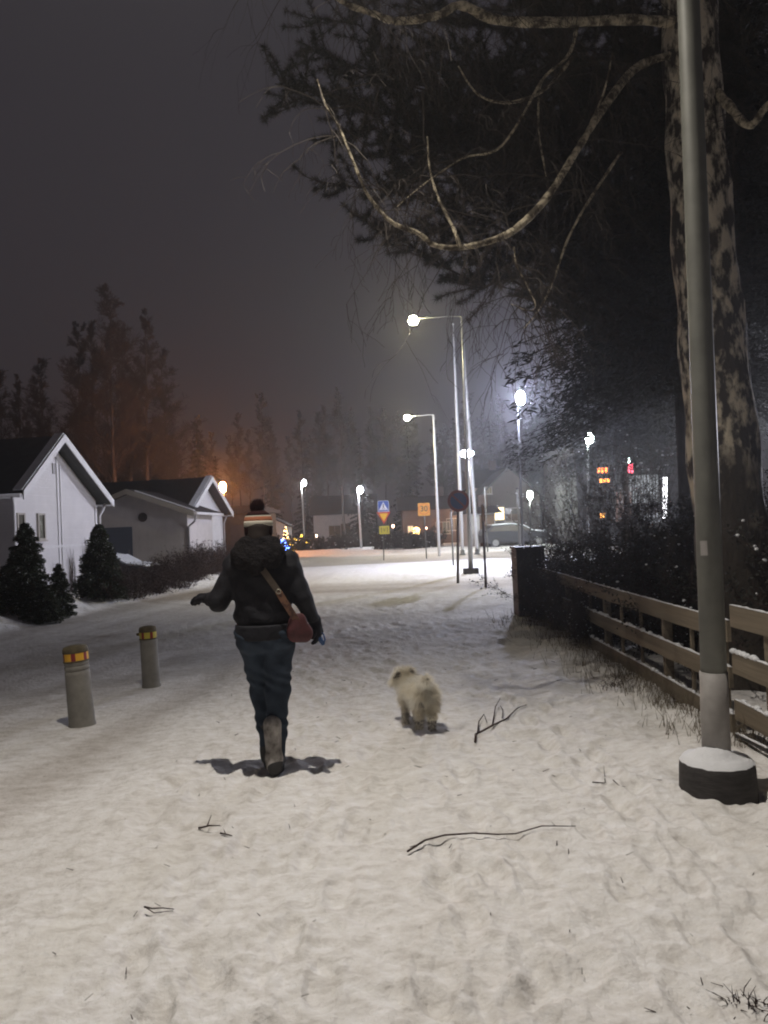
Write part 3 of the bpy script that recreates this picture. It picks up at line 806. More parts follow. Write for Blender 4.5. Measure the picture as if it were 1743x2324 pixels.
def arm_lamp(label, base, H, head, col, power, e_str, r0=.07, r1=.04, lens=(.20,.09,.05), block=None, polemat='steel', lean=(0,0), group=None, lightr=.08, seg=None, headmat='steel', cone=None, blend=.7, tilt=(0,0)):
    """street lamp: pole at base, arm to head offset (dx, dy) at height H"""
    root = empty('street_lamp', base, 0, label=label, cat='street lamp', group=group)
    lx, ly = lean
    top = Vector((lx, ly, H))
    mb = MB(); mb.tube([Vector((lx*t, ly*t, H*t)) for t in (0,.25,.5,.75,1)], [r0 + (r1-r0)*t for t in (0,.25,.5,.75,1)], 14)
    po = mb.build('pole', M_[polemat], root)
    hd = Vector((head[0], head[1], H+head[2]))
    mb = MB()
    mid = top.lerp(hd, .5) + Vector((0,0,.06))
    mb.tube([top-Vector((0,0,.05)), top+Vector((0,0,.05)), top.lerp(hd,.25)+Vector((0,0,.08)), mid, hd+Vector((0,0,.03))], [r1, r1*.7, r1*.5, r1*.45, r1*.45], 8)
    mb.build('arm', M_[polemat], root)
    d = (hd-top); d.z = 0
    if d.length < .05: d = Vector((-1,0,0))
    d.normalize(); s = Vector((-d.y, d.x, 0))
    hm = MB()
    lx_, ly_, lz_ = lens
    pts = []
    prof = [(-1.25,.25),(-1.1,.55),(-.6,.95),(.2,1.0),(.8,.8),(1.15,.35)]
    vs = []; fs = []
    for (t, w) in prof:
        for (a, b) in ((-1,0),(-.75,.9),(0,1.25),(.75,.9),(1,0)):
            vs.append(hd + d*(t*lx_) + s*(a*w*ly_*1.2) + Vector((0,0,b*.05*w)))
    for i in range(len(prof)-1):
        q = 5*i
        for k in range(4): fs.append((q+k, q+k+1, q+6+k, q+5+k))
        fs.append((q+4, q, q+5, q+9))
    fs += [(4,3,2,1,0), tuple(5*(len(prof)-1)+k for k in range(5))]
    hm.add(vs, fs, 0, True)
    ho = hm.build('lamp_head', M_[headmat], root)
    ln = MB(); ln.ball(hd + Vector((0,0,-.004)), 1, 16, 8, 0, (lx_*.85, ly_*.95, lz_))
    ln.build('lens', emat('lamp glow', col, e_str), ho)
    lp_ = hd + Vector((0,0,-lz_-lightr-.02))
    if cone: spot(root, 'lamp_light', lp_, power, col, lightr, cone, blend, tilt)
    else: light(root, 'lamp_light', lp_, power, col, lightr)
    if block:
        bw, bh = block
        mb = MB(); mb.lathe([(bw*1.02,-.12),(bw*1.02,0),(bw,.02),(bw*.975,bh*.9),(bw*.95,bh)], 36); mb.build('foot', M_['foot'], root)
    return root

def ground_pt(px, py):
    """ground point under a photo pixel"""
    d = fwd * F + rtc * (px - W_/2) + upc * (H_/2 - py)
    t = -CAMZ / d.z
    p = Vector((0,0,CAMZ)) + d*t
    return Vector((p.x, p.y, ground_z(p.x, p.y)))

COLW = (1.0, .93, .84)
# the near lamp: its post stands right of the path, the head reaches over it
b0 = at(1630, 1795, 4.25); b0 = Vector((b0.x, b0.y, ground_z(b0.x, b0.y)))
near = arm_lamp('grey green lamp post nearest the camera, in a round dark foot topped with snow', b0, 7.3, (-2.70, -.25, .15), COLW, 1420, 50, .070, .052, lens=(.25,.12,.06), polemat='polepaint', lean=(.10,0), lightr=.05, seg=1, cone=118, blend=1.0, tilt=(-.25,-.10))
mb = MB()
mb.lathe([(.203,-.10),(.203,.0),(.200,.05),(.196,.14),(.192,.170),(.186,.176)], 48); mb.build('foot', M_['foot'], near)
sv = MB(); sv.tube([(0,0,.12),(.004,0,.46),(.009,0,.66)], [.0745,.0745,.074], 28); sv.build('pole_sleeve', M_['sleeve'], near)
stk = MB(); zc = 1.30; ac = math.atan2(-.72, -.70)
for k in range(4):
    a0 = ac-.28+.14*k; a1 = a0+.14; rp_ = .0705
    stk.add([(.017+rp_*math.cos(a0), rp_*math.sin(a0), zc), (.017+rp_*math.cos(a1), rp_*math.sin(a1), zc+.003), (.017+rp_*math.cos(a1), rp_*math.sin(a1), zc+.085), (.017+rp_*math.cos(a0), rp_*math.sin(a0), zc+.080)], [(0,1,2,3)])
stk.build('sticker', M_['sleeve'], near)
sm = MB()
rr = random.Random(2); vs = []; fs = []
nR = 7
for i in range(nR):
    r = .075 + (.190-.075)*i/(nR-1)
    for k in range(40):
        a = 2*math.pi*k/40
        zz = .192 + .036*math.exp(-((r-.08)/.05)**2)*(1+.9*math.cos(a+2.2)) + .006*rr.random() - (.022 if i == nR-1 else 0)
        vs.append(((r+(.004*rr.random()))*math.cos(a), r*math.sin(a), zz))
for i in range(nR-1):
    for k in range(40):
        k2 = (k+1) % 40; fs.append((i*40+k, (i+1)*40+k, (i+1)*40+k2, i*40+k2))
sm.add(vs, fs, 0, True); sm.build('snow_cap', M_['snow'], near)

# yellow-white lamp over the road, post standing in the block foot
b1 = ground_pt(1069, 1302); D1 = b1.y
h1 = at(938, 727, D1); t1 = at(1048, 722, D1)
arm_lamp('tall grey street lamp on a square foot with the highest light over the junction', b1, t1.z-b1.z, (h1.x-b1.x, 0, h1.z-t1.z), (1, .90, .55), 700, 700, .075, .028, lens=(.17,.13,.14), lean=(t1.x-b1.x, 0), lightr=.06, cone=118, blend=.5)
blk = MB(); blk.box((-.22,-.18,-.1),(.22,.18,.16)); 
bo_ = blk.build('foot_block', M_['foot'], bpy.data.objects['street_lamp.001'] if 'street_lamp.001' in bpy.data.objects else None)
# second lamp on the left-reaching arm
b2 = ground_pt(997, 1261); D2 = b2.y
h2 = at(924, 948, D2); t2 = at(984, 944, D2)
arm_lamp('thin pale street lamp whose arm reaches left to the lower of the yellowish lights', b2, t2.z-b2.z, (h2.x-b2.x, 0, h2.z-t2.z), (1, .90, .55), 650, 520, .075, .045, cone=130, blend=.6, lens=(.18,.13,.14), lean=(t2.x-b2.x, 0), polemat='whitepole', lightr=.06)
# blue-white lamp by the hedge corner
b3 = at(1187, 1262, 29.0); b3 = Vector((b3.x, b3.y, ground_z(b3.x, b3.y)))
h3 = at(1175, 909, 29.0)
arm_lamp('street lamp with a very bright blue white head behind the dark hedge corner', b3, h3.z-b3.z-.1, (h3.x-b3.x-.0, -.6, .1), (.70, .74, 1.0), 1500, 2700, .055, .035, lens=(.19,.17,.25), lean=(h3.x-b3.x, 0), polemat='black', lightr=.06, cone=120, blend=.6)
# white lamp with wide head behind the flagpoles
b4 = ground_pt(1087, 1252); D4 = b4.y
h4 = at(1061, 1030, D4)
arm_lamp('street lamp with a wide white head right behind the flagpoles', b4, h4.z-b4.z-.1, (h4.x-b4.x-.05, -.2, .1), (.86, .88, 1.0), 600, 300, .06, .035, lens=(.40,.2,.20), lean=(h4.x-b4.x, 0), lightr=.06, cone=125, blend=.6)
# orange sodium lamp behind the white house
b5 = at(511, 1268, 44); b5.z = ground_z(b5.x, b5.y); h5 = at(508, 1106, 44)
arm_lamp('street lamp glowing orange behind the gable of the farther white house', b5, h5.z-b5.z-.1, (h5.x-b5.x, -.3, .1), (1, .33, .07), 600, 900, .06, .04, cone=140, lens=(.22,.20,.30), lean=(h5.x-b5.x, 0), polemat='black', lightr=.08)
# two small white lamps far down the road
b6 = at(692, 1246, 62); b6.z = ground_z(b6.x, b6.y); h6 = at(690, 1096, 62); t6 = at(683, 1096, 62)
arm_lamp('far street lamp with a white head, left of the two beyond the junction', b6, t6.z-b6.z, (h6.x-b6.x, 0, 0), (.95, .97, 1.0), 250, 130, .09, .06, lens=(.22,.2,.24), lean=(t6.x-b6.x, 0), polemat='steel')
b7 = at(820, 1244, 56); b7.z = ground_z(b7.x, b7.y); h7 = at(817, 1111, 56); t7 = at(812, 1112, 56)
arm_lamp('far street lamp with a white head, right of the two beyond the junction', b7, t7.z-b7.z, (h7.x-b7.x, 0, 0), (.85, .9, 1.0), 500, 130, .09, .06, lens=(.26,.24,.26), lean=(t7.x-b7.x, 0), polemat='whitepole')
# garden lamp in front of the house on the right
b8 = at(1205, 1250, 44); b8.z = 0; h8 = at(1202, 1124, 44)
arm_lamp('white garden lamp shining in front of the house behind the hedge corner', b8, h8.z-.1, (h8.x-b8.x, -.1, .1), (.9, 1.0, .92), 200, 260, .05, .04, lens=(.18,.16,.26), lean=(h8.x-b8.x, 0), polemat='black')

# ------------------------------------------------------------------ flagpoles
def flagpole(label, pb, pt, D=None):
    b = ground_pt(*pb); t = at(pt[0], pt[1], b.y)
    root = empty('flagpole', b, 0, label=label, cat='flagpole', group='white flagpoles at the junction')
    mb = MB(); H = t.z-b.z; lx = t.x-b.x
    mb.tube([(lx*q, 0, H*q) for q in (0,.2,.4,.6,.8,1)], [.085,.08,.072,.06,.045,.03], 12); mb.build('pole', M_['whitepole'], root)
    mb = MB(); mb.ball((lx, 0, H+.04), .06, 10, 8); mb.build('finial', M_['whitepole'], root)
    mb = MB(); mb.lathe([(.16,-.05),(.16,.03),(.12,.06),(.10,.25)], 16); mb.build('base_collar', M_['dsteel'], root)
    mb = MB(); mb.tube([(.10,-.05,1.0),(lx*.9+.04,-.03,H*.93)], .006, 4); mb.build('halyard', M_['signwht'], root)
    return root
flagpole('white flagpole standing behind the round sign, left of the pair', (1050, 1259), (1028, 738))
flagpole('white flagpole leaning slightly, right of the pair', (1083, 1257), (1048, 733))

# ------------------------------------------------------------------ signs
def text_mesh(body, size, m, parent, loc, name='lettering', bold=0.0):
    cu = bpy.data.curves.new(name, 'FONT'); cu.body = body; cu.size = size; cu.align_x = 'CENTER'; cu.align_y = 'CENTER'; cu.extrude = .002; cu.offset = bold
    o = bpy.data.objects.new(name, cu); link(o)
    dg = bpy.context.evaluated_depsgraph_get(); dg.update()
    me = bpy.data.meshes.new_from_object(o.evaluated_get(dg))
    bpy.data.objects.remove(o)
    me.materials.clear(); me.materials.append(m)
    o2 = bpy.data.objects.new(name, me); link(o2); o2.parent = parent; o2.location = loc; o2.rotation_euler = (math.pi/2, 0, 0)
    return o2
def plate(poly, y0, y1, m, name, parent):
    mb = MB(); mb.prism(poly, 1, y0, y1); return mb.build(name, m, parent)
def rrect(cx, cz, w, h, r=.04, n=4):
    pts = []
    for (sx_, sz_, a0) in ((1,-1,-90),(1,1,0),(-1,1,90),(-1,-1,180)):
        for i in range(n+1):
            a = math.radians(a0 + 90*i/n)
            pts.append((cx+sx_*(w/2-r)+r*math.cos(a), cz+sz_*(h/2-r)+r*math.sin(a)))
    return pts
def circ(cx, cz, r, n=32): return [(cx+r*math.cos(2*math.pi*i/n), cz+r*math.sin(2*math.pi*i/n)) for i in range(n)]

def post(root, H, r, m, lx=0):
    mb = MB(); mb.tube([(0,0,-.05),(lx*.5,0,H*.5),(lx,0,H)], r, 10); return mb.build('post', m, root)

# crossing / give way / extra plate
p = ground_pt(871, 1270); s = p.y/F
root = empty('road_sign', p, 0, label='sign post with a blue crossing sign above a yellow and red give way triangle', cat='road sign')
z1 = hgt(870, 1149, p.y)-p.z; z2 = hgt(870, 1175, p.y)-p.z; z3 = hgt(870, 1203, p.y)-p.z
xo = at(870, 1149, p.y).x-p.x
post(root, z1+.2, .03, M_['dsteel'], xo)
pl = plate(rrect(xo, z1, .53, .53), -.045, -.035, M_['signwht'], 'crossing_sign', root)
plate(rrect(xo, z1, .49, .49), -.051, -.046, M_['signblue'], 'sign_face', pl)
plate([(xo-.215,z1-.185),(xo+.215,z1-.185),(xo,z1+.205)], -.057, -.052, M_['signwht'], 'white_triangle', pl)
fg = MB(); fg.prism(circ(xo, z1+.085, .028, 12), 1, -.062, -.058)
for poly in ([(xo-.03,z1+.05),(xo+.03,z1+.05),(xo+.022,z1-.06),(xo-.022,z1-.06)], [(xo-.022,z1-.061),(xo-.001,z1-.061),(xo-.045,z1-.15),(xo-.075,z1-.15)], [(xo+.001,z1-.061),(xo+.022,z1-.061),(xo+.075,z1-.15),(xo+.045,z1-.15)]):
    fg.prism(poly, 1, -.062, -.058)
for q in (-.14, -.02, .10): fg.prism([(xo+q,z1-.178),(xo+q+.05,z1-.178),(xo+q+.05,z1-.158),(xo+q,z1-.158)], 1, -.062, -.058)
fg.build('walker_symbol', M_['signbrn'], pl)
pl = plate([(xo-.33,z2+.27),(xo+.33,z2+.27),(xo,z2-.30)], -.045, -.035, M_['signred'], 'give_way_sign', root)
plate([(xo-.215,z2+.20),(xo+.215,z2+.20),(xo,z2-.17)], -.051, -.046, M_['signyel'], 'sign_face', pl)
pl = plate(rrect(xo, z3, .48, .38, .03), -.045, -.035, M_['green_y'], 'lower_plate', root)
ar = MB()
for (cx, up) in ((-.14,1),(.14,1)):
    ar.prism([(xo+cx-.015,z3-.12),(xo+cx+.015,z3-.12),(xo+cx+.015,z3+.07),(xo+cx-.015,z3+.07)], 1, -.050, -.046)
    ar.prism([(xo+cx-.05,z3+.071),(xo+cx+.05,z3+.071),(xo+cx,z3+.13)], 1, -.050, -.046)
ar.prism([(xo-.06,z3+.09),(xo-.03,z3+.09),(xo+.01,z3-.06),(xo-.01,z3-.08)], 1, -.050, -.046)
ar.prism([(xo+.03,z3+.09),(xo+.06,z3+.09),(xo+.012,z3-.08),(xo+.011,z3-.06)], 1, -.0505, -.0465)
ar.build('plate_symbols', M_['signbrn'], pl)

# orange square speed zone sign
p = ground_pt(968, 1266); root = empty('road_sign', p, 0, label='square orange speed zone sign on a thin post left of the flagpoles', cat='road sign')
z1 = hgt(962, 1156, p.y)-p.z; xo = at(962, 1156, p.y).x-p.x
post(root, z1+.2, .028, M_['dsteel'], xo)
pl = plate(rrect(xo, z1, .56, .60), -.045, -.035, M_['signora'], 'sign_plate', root)
pl['label'] = 'orange square plate reading 30'
text_mesh('30', .36, M_['signbrn'], pl, (xo, -.049, z1+.02), 'digits', .006)
ring = MB()
vs = []; n = 40
for i in range(n):
    a = 2*math.pi*i/n
    for (r, y) in ((.235,-.046),(.255,-.046),(.255,-.050),(.235,-.050)): vs.append((xo+r*math.cos(a), y, z1+.015+r*math.sin(a)))
fs = []
for i in range(n):
    j = (i+1) % n
    for k in range(4): fs.append((4*i+k, 4*i+(k+1)%4, 4*j+(k+1)%4, 4*j+k))
ring.add(vs, fs); ring.build('ring', M_['signred'], pl)

# round no parking sign
p = ground_pt(1039, 1321); root = empty('road_sign', p, 0, label='round blue sign with a red rim on a dark post in front of the flagpole', cat='road sign')
z1 = hgt(1040, 1137, p.y)-p.z; xo = at(1040, 1137, p.y).x-p.x
post(root, z1+.2, .035, M_['brownpole'], xo)
M_['redshade'] = mat('sign red with backlit shade', (0.13, 0.014, 0.012), 0.5); M_['blueshade'] = mat('sign blue with backlit shade', (0.010, 0.022, 0.085), 0.5)  # backlit shade of the round sign put into its red and blue
pl = plate(circ(xo, z1, .29), -.05, -.04, M_['redshade'], 'sign_plate', root)
plate(circ(xo, z1, .215), -.056, -.051, M_['blueshade'], 'sign_face', pl)
c45 = math.cos(math.radians(45)); L_ = .213; w_ = .022
plate([(xo-L_*c45-w_*c45, z1+L_*c45-w_*c45), (xo-L_*c45+w_*c45, z1+L_*c45+w_*c45), (xo+L_*c45+w_*c45, z1-L_*c45+w_*c45), (xo+L_*c45-w_*c45, z1-L_*c45-w_*c45)][::-1], -.061, -.057, M_['redshade'], 'slash', pl)

# post with a sign seen edge-on, nearest of the dark posts
p = ground_pt(1103, 1331); root = empty('road_sign', p, 0, label='dark sign post with its plate seen edge on, near the black cabinet', cat='road sign')
z1 = hgt(1096, 1165, p.y)-p.z; lx = 0.0
post(root, z1+.22, .032, M_['brownpole'], lx)
mb = MB(); mb.box((-.012,-.28,z1-.20),(.010,-.034,z1+.18)); mb.build('sign_plate', M_['brownpole'], root)
# thin posts further back
for (px, py, top, r, lab) in ((1029, 1283, 1160, .03, 'thin dark post left of the round sign post'),
                              (1107, 1252, 1105, .03, 'thin dark post on the snow behind the edge on sign'),
                              (1181, 1238, 1110, .04, 'thin black post in front of the house behind the hedge corner')):
    p = ground_pt(px, py) if py > 1245 else at(px, 1262, 27)
    p.z = ground_z(p.x, p.y)
    root = empty('marker_post', p, 0, label=lab, cat='post', group='thin posts around the junction')
    H = hgt(px, top, p.y)-p.z
    mb = MB(); mb.tube([(0,0,-.05),(0,0,H)], r, 8); mb.build('post', M_['dsteel'], root)
    mb = MB(); mb.lathe([(r*1.3,H),(r*1.3,H+.03),(r*.6,H+.05)], 8); mb.build('cap', M_['black'], root)

# ------------------------------------------------------------------ bollards
def bollard(label, px, py, h, r, lean, facing, nub=False, rings=True, col='yellow'):
    p = ground_pt(px, py)
    root = empty('bollard', p-Vector((0,0,.02)), facing, label=label, cat='bollard', group='grey concrete bollards at the roadside')
    root.rotation_euler = (0, math.radians(lean), 0)
    def rad(z): return r*(1.10-.10*z/h)
    body = MB(); pr = [(rad(0)+.004,-.08),(rad(0)+.004,.03)]
    zt = h-.125
    for q in np.linspace(.06, zt, 14): pr.append((rad(q), q))
    if rings:
        pr = [a for a in pr if a[1] < zt-.10]
        for g in (zt-.085, zt-.042): pr += [(rad(g), g-.006),(rad(g)-.006, g-.003),(rad(g)-.006, g+.003),(rad(g), g+.006)]
        pr += [(rad(zt), zt)]
    body.lathe(pr, 36); body.build('body', M_['bollard'], root)
    # reflector collar: yellow with red blocks, then a mossy cap
    rb = rad(h)+.004
    col_ = MB(); n = 36
    vs = []; fs = []; mi = []
    for k in range(n):
        a = 2*math.pi*k/n
        vs += [((rb)*math.cos(a), rb*math.sin(a), zt), (rb*math.cos(a), rb*math.sin(a), zt+.068)]
    for k in range(n):
        k2 = (k+1) % n
        ang = ((k*10 + 90 + (0 if not nub else 30)) % 60)
        red = ang < 20
        col_.add([vs[2*k], vs[2*k2], vs[2*k2+1], vs[2*k+1]], [(0,1,2,3)], 1 if red else 0, True)
    col_.lathe([(rb*.985,zt-.010),(rb*1.03,zt-.010),(rb*1.03,zt+.002)], n, 2); col_.lathe([(rb*.99,zt+.001),(rb*.99,zt+.067)], n, 2)
    ref = col_.build('reflector_band', [M_[col], M_['red'], M_['rust']], root)
    cp = MB(); cp.lathe([(rb*1.02,zt+.066),(rb*1.03,zt+.074),(rb*1.02,zt+.095),(rb*.93,zt+.118),(rb*.5,zt+.128),(.004,zt+.130)], n); cp.build('cap', M_['rust'], root)
    if nub:
        nb = MB(); nb.tube([(-rb,0,zt+.045),(-rb-.03,0,zt+.045)], [.018,.014], 10); nb.build('side_lug', M_['rust'], root)
    return root
bollard('grey roadside bollard with two grooves under its yellow and red reflector band', 187, 1637, .70, .098, -3.4, 0)
bollard('grey roadside bollard with a small lug beside its dull reflector band, farther of the two', 344, 1550, .66, .086, -1.8, 0, nub=True, rings=False, col='green_y')

# ------------------------------------------------------------------ fence and cabinet on the right
fence = empty('wooden_fence', (0,0,0), 0, label='weathered wooden rail fence with snow on its three boards along the path', cat='fence')
ang = .011
def fx(y): return 2.36 + .008*(y-6)
segs = [(12.4, 5.35, 0.0), (5.30, 1.0, .115)]
zr = [(.72, .145), (.395, .140), (.075, .135)]   # centre height, board height
for si, (ya, yb, dz) in enumerate(segs):
    for ri, (z, hh) in enumerate(zr):
        n = 3 if si == 0 else 2
        ys = np.linspace(ya, yb, n+1)
        for q in range(n):
            a = Vector((fx(ys[q]), ys[q]-.003, z+dz+.004*math.sin(q*3+ri))); b = Vector((fx(ys[q+1]), ys[q+1]+.003, z+dz+.004*math.sin(q*3+ri+1)))
            mb = MB(); nn = 10
            # board with slightly wavy edges
            vs = []; fs = []
            rr = random.Random(ri*7+q+si*3)
            for i in range(nn+1):
                p = a.lerp(b, i/nn); t = .014; e1 = .004*rr.uniform(-1,1); e2 = .004*rr.uniform(-1,1)
                vs += [(p.x-t, p.y, p.z-hh/2+e1), (p.x+t, p.y, p.z-hh/2+e1), (p.x+t, p.y, p.z+hh/2+e2), (p.x-t, p.y, p.z+hh/2+e2)]
            for i in range(nn):
                for k in range(4): fs.append((4*i+k, 4*i+(k+1)%4, 4*i+4+(k+1)%4, 4*i+4+k))
            fs += [(3,2,1,0), (4*nn, 4*nn+1, 4*nn+2, 4*nn+3)]
            mb.add(vs, fs)
            ro = mb.build('rail', M_['wood'], fence)
            sn = MB()
            y0 = a.y
            snow_blob(sn, a+Vector((0,0,hh/2+.002)), b+Vector((0,0,hh/2+.002)), .030, .013 if ri else .010, seed=ri*5+q+si, n=40, lump=.85)
            if ri:
                for _ in range(12):
                    t = rr.random(); pz = a.lerp(b, t)
                    sn.ball(pz+Vector((rr.uniform(-.006,.006),0,hh/2+.010)), .014+.012*rr.random(), 7, 5, 0, (1,1.5,.8))
            sn.build('rail_snow', M_['snow'], ro)
for y in np.arange(12.3, 1.2, -.62):
    dz = .115 if y < 5.33 else 0
    mb = MB(); x = fx(y)+.028
    if int(round((12.3-y)/.62)) % 3 == 0:
        mb.box((x-.012, y-.03, -.1+dz), (x+.06, y+.03, .76+dz)); mb.build('fence_post', M_['wood'], fence)
    else:
        mb.box((x-.0125, y-.014, .02+dz), (x+.012, y+.014, .76+dz)); mb.build('batten', M_['wood'], fence)
p = at(1193, 1394, 12.6)
cab = empty('utility_cabinet', (p.x, p.y, ground_z(p.x, p.y)), 0, label='black boarded cabinet at the far end of the wooden fence', cat='cabinet')
mb = MB(); mb.box((-.15,-.25,-.1),(.30,.25,1.08)); mb.build('cabinet_body', M_['cab'], cab)
mb = MB(); mb.box((-.17,-.27,1.083),(.32,.27,1.115)); mb.build('lid', M_['cab'], cab)
mb = MB(); mb.box((.245,-.262,.0),(.262,-.253,1.05)); mb.build('edge_strip', M_['dsteel'], cab)

# ------------------------------------------------------------------ trees and shrubs
def seg_arrays():
    return dict(A=[], B=[], ra=[], rb=[])
def tubes_np(S, n=3):
    """vectorised: each segment an n-sided tapered prism"""
    A = np.array(S['A'], float); B = np.array(S['B'], float); ra = np.array(S['ra']); rb = np.array(S['rb'])
    d = B-A; L = np.linalg.norm(d, axis=1); d /= np.maximum(L, 1e-9)[:, None]
    ref = np.where(np.abs(d[:, 2:3]) < .9, np.array([[0,0,1.]]), np.array([[1.,0,0]]))
    u = np.cross(d, ref); u /= np.linalg.norm(u, axis=1)[:, None]; v = np.cross(d, u)
    m = len(A); V = np.zeros((m, 2*n, 3))
    for k in range(n):
        a = 2*math.pi*k/n
        o = u*math.cos(a) + v*math.sin(a)
        V[:, k] = A + o*ra[:, None]; V[:, n+k] = B + o*rb[:, None]
    Fq = []
    base = (np.arange(m)*2*n)[:, None]
    for k in range(n):
        k2 = (k+1) % n
        Fq.append(base + np.array([[k, k2, n+k2, n+k]]))
    return V.reshape(-1, 3), np.vstack(Fq)

def bare_tree_parts(seed, H, r0, spread, depth=4, nb=9, droop=0.0, start=.25, clear=False):
    R = random.Random(seed); big = seg_arrays(); fine = seg_arrays()
    def grow(p, d, L, r, lev):
        n = 4 if lev < 2 else 3
        for i in range(n):
            d2 = (d + Vector((R.gauss(0,.13), R.gauss(0,.13), R.gauss(0,.10) + (.05 if lev < 2 else -droop)))).normalized()
            q = p + d2*(L/n); rn = r*(1-.75*(i+1)/n) if lev > 0 else r
            T = big if lev <= 1 else fine
            T['A'].append(tuple(p)); T['B'].append(tuple(q)); T['ra'].append(max(r*(1-.75*i/n), .0042)); T['rb'].append(max(rn, .0035))
            if lev < depth:
                k = {1: 4, 2: 4, 3: 3}.get(lev, 3)
                for _ in range(k if i > 0 or lev > 1 else 1):
                    s = Vector((R.gauss(0,1), R.gauss(0,1), R.gauss(0,.6))).normalized()
                    nd = (d2*.75 + s*.75 + Vector((0,0,.15-droop))).normalized()
                    grow(p.lerp(q, R.random()), nd, L*R.uniform(.32,.55), rn*.55, lev+1)
            p, d = q, d2
    # trunk
    p = Vector((0,0,-.1)); N = 12
    tr = [p.copy()]; rad = [r0]
    for i in range(N):
        p = p + Vector((R.gauss(0,.05), R.gauss(0,.05), H/N)); tr.append(p.copy()); rad.append(r0*(1-.93*(i+1)/N))
    for i in range(nb*3):
        t = start + (1-start)*(i/(nb*3))**.9
        k = min(int(t*N), N-1); q = tr[k].lerp(tr[k+1], t*N-k)
        a = R.random()*2*math.pi + i*2.4
        L = spread*(1.05-t)**.75*R.uniform(.7,1.15)
        d = Vector((math.cos(a), math.sin(a), R.uniform(.9,2.0))).normalized()
        grow(q, d, L, rad[k]*.38, 1)
    return tr, rad, big, fine

def conifer_fine(seed, H, R0, n_layers=26, per=9, droop=.35, needle=(.05,.012), dens=60, zb=.4, power=.9):
    """needle faces of a spruce: drooping branches dressed with small leaf faces"""
    R = np.random.default_rng(seed)
    P = []; Dv = []; big = seg_arrays()
    for i in range(n_layers):
        t = i/(n_layers-1); z = zb + (H-zb-.1)*t
        rr = R0*(1-t)**power*(.8+.35*R.random()) + .05
        for k in range(max(3, int(per*(1-.5*t)))):
            a = R.random()*2*math.pi; L = rr*(.7+.4*R.random())
            tip = np.array([math.cos(a)*L, math.sin(a)*L, -droop*L])
            base = np.array([0,0,z+.12*R.random()])
            big['A'].append(tuple(base)); big['B'].append(tuple(base+tip)); big['ra'].append(.018*(1-t)+.006); big['rb'].append(.004)
            m = int(dens*(L/R0+.2))
            u = R.random(m)**.8
            side = np.array([-math.sin(a), math.cos(a), 0])
            w = (1-u)*.26*L + .04
            q = base + u[:,None]*tip + side*(R.uniform(-1,1,m)*w)[:,None] + np.array([0,0,1])*(R.uniform(-1.2,.15,m)*.10*(L+.3))[:,None]
            P.append(q); Dv.append(np.tile(tip/np.linalg.norm(tip), (m,1)) + R.normal(0,.5,(m,3)))
    P = np.vstack(P); Dv = np.vstack(Dv)
    return P, Dv, big

def leaf_tris(P, Dv, L, W, R, jitter=.4):
    n = len(P); Dv = Dv/np.linalg.norm(Dv, axis=1)[:, None]
    s = np.cross(Dv, R.normal(0,1,(n,3))); s /= np.linalg.norm(s, axis=1)[:, None]
    Ln = (L*(1-jitter/2+jitter*R.random(n)))[:, None]; Wn = (W*(1-jitter/2+jitter*R.random(n)))[:, None]
    V = np.stack([P - Dv*Ln*.5, P + s*Wn*.5, P + Dv*Ln*.5, P - s*Wn*.5], 1).reshape(-1, 3)
    return V, np.arange(4*n).reshape(-1, 4)

def join(parts):
    Vs, Fs, o = [], [], 0
    for V, Fq in parts:
        Vs.append(V); Fs.append(Fq+o); o += len(V)
    return np.vstack(Vs), np.vstack(Fs)

def copy_thing(root, loc, rz, s, label, group=None, name=None):
    r = root.copy(); link(r); r.location = loc; r.rotation_euler = (0,0,rz); r.scale = s
    if name: r.name = name
    tag(r, label, None, group)
    for ch in list(root.children):
        c = ch.copy(); link(c); c.parent = r
        for g in list(ch.children):
            d = g.copy(); link(d); d.parent = c
    return r

protos = []
def mk_bare(seed, H, r0, spread, label, group, depth=4, nb=9, droop=0.0, start=.25, name='birch_tree', tm='ftwig'):
    root = empty(name, (0,0,0), 0, label=label, cat='tree', group=group)
    tr, rad, big, fine = bare_tree_parts(seed, H, r0, spread, depth, nb, droop, start)
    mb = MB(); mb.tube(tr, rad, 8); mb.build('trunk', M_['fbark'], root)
    V, Fq = join([tubes_np(big, 4), tubes_np(fine, 3)])
    mesh_np('crown', V, Fq, M_[tm], root)
    return root
GF = 'bare trees in the dark wood behind the houses'
LF = 'bare dark tree in the wood behind the houses'
t_a = mk_bare(21, 15, .15, 3.8, LF, GF, nb=8, droop=.0)
t_b = mk_bare(22, 15, .15, 3.0, LF, GF, nb=8, droop=.02, start=.3)
t_c = mk_bare(23, 15, .12, 2.8, LF, GF, nb=8, start=.40)
def mk_spruce(seed, H, R0, label, group=None, dens=60, leaf=(.22,.07), name='spruce_tree', m='spruce', layers=26, per=9, cat='tree', trunk='bark', zb=.4, power=.9, droop=.35, snow=0.0):
    root = empty(name, (0,0,0), 0, label=label, cat=cat, group=group)
    mb = MB(); mb.tube([(0,0,-.1),(0,0,H*.5),(0,0,H)], [H*.014+.02, H*.009+.01, .01], 8); mb.build('trunk', M_[trunk], root)
    R = np.random.default_rng(seed+100)
    P, Dv, big = conifer_fine(seed, H, R0, layers, per, droop, dens=dens, zb=zb, power=power)
    V1, F1 = leaf_tris(P, Dv, leaf[0], leaf[1], R); V2, F2 = tubes_np(big, 4)
    V, Fq = join([(V1, F1), (V2, F2)])
    mi = np.zeros(len(Fq), int)
    if snow:
        mi[:len(F1)] = (R.random(len(F1)) < snow) * (1 + (R.random(len(F1)) < .3))
    mesh_np('crown', V, Fq, [M_[m], M_['thuja2'], M_['snow']] if snow else M_[m], root, mi=mi if snow else None)
    return root
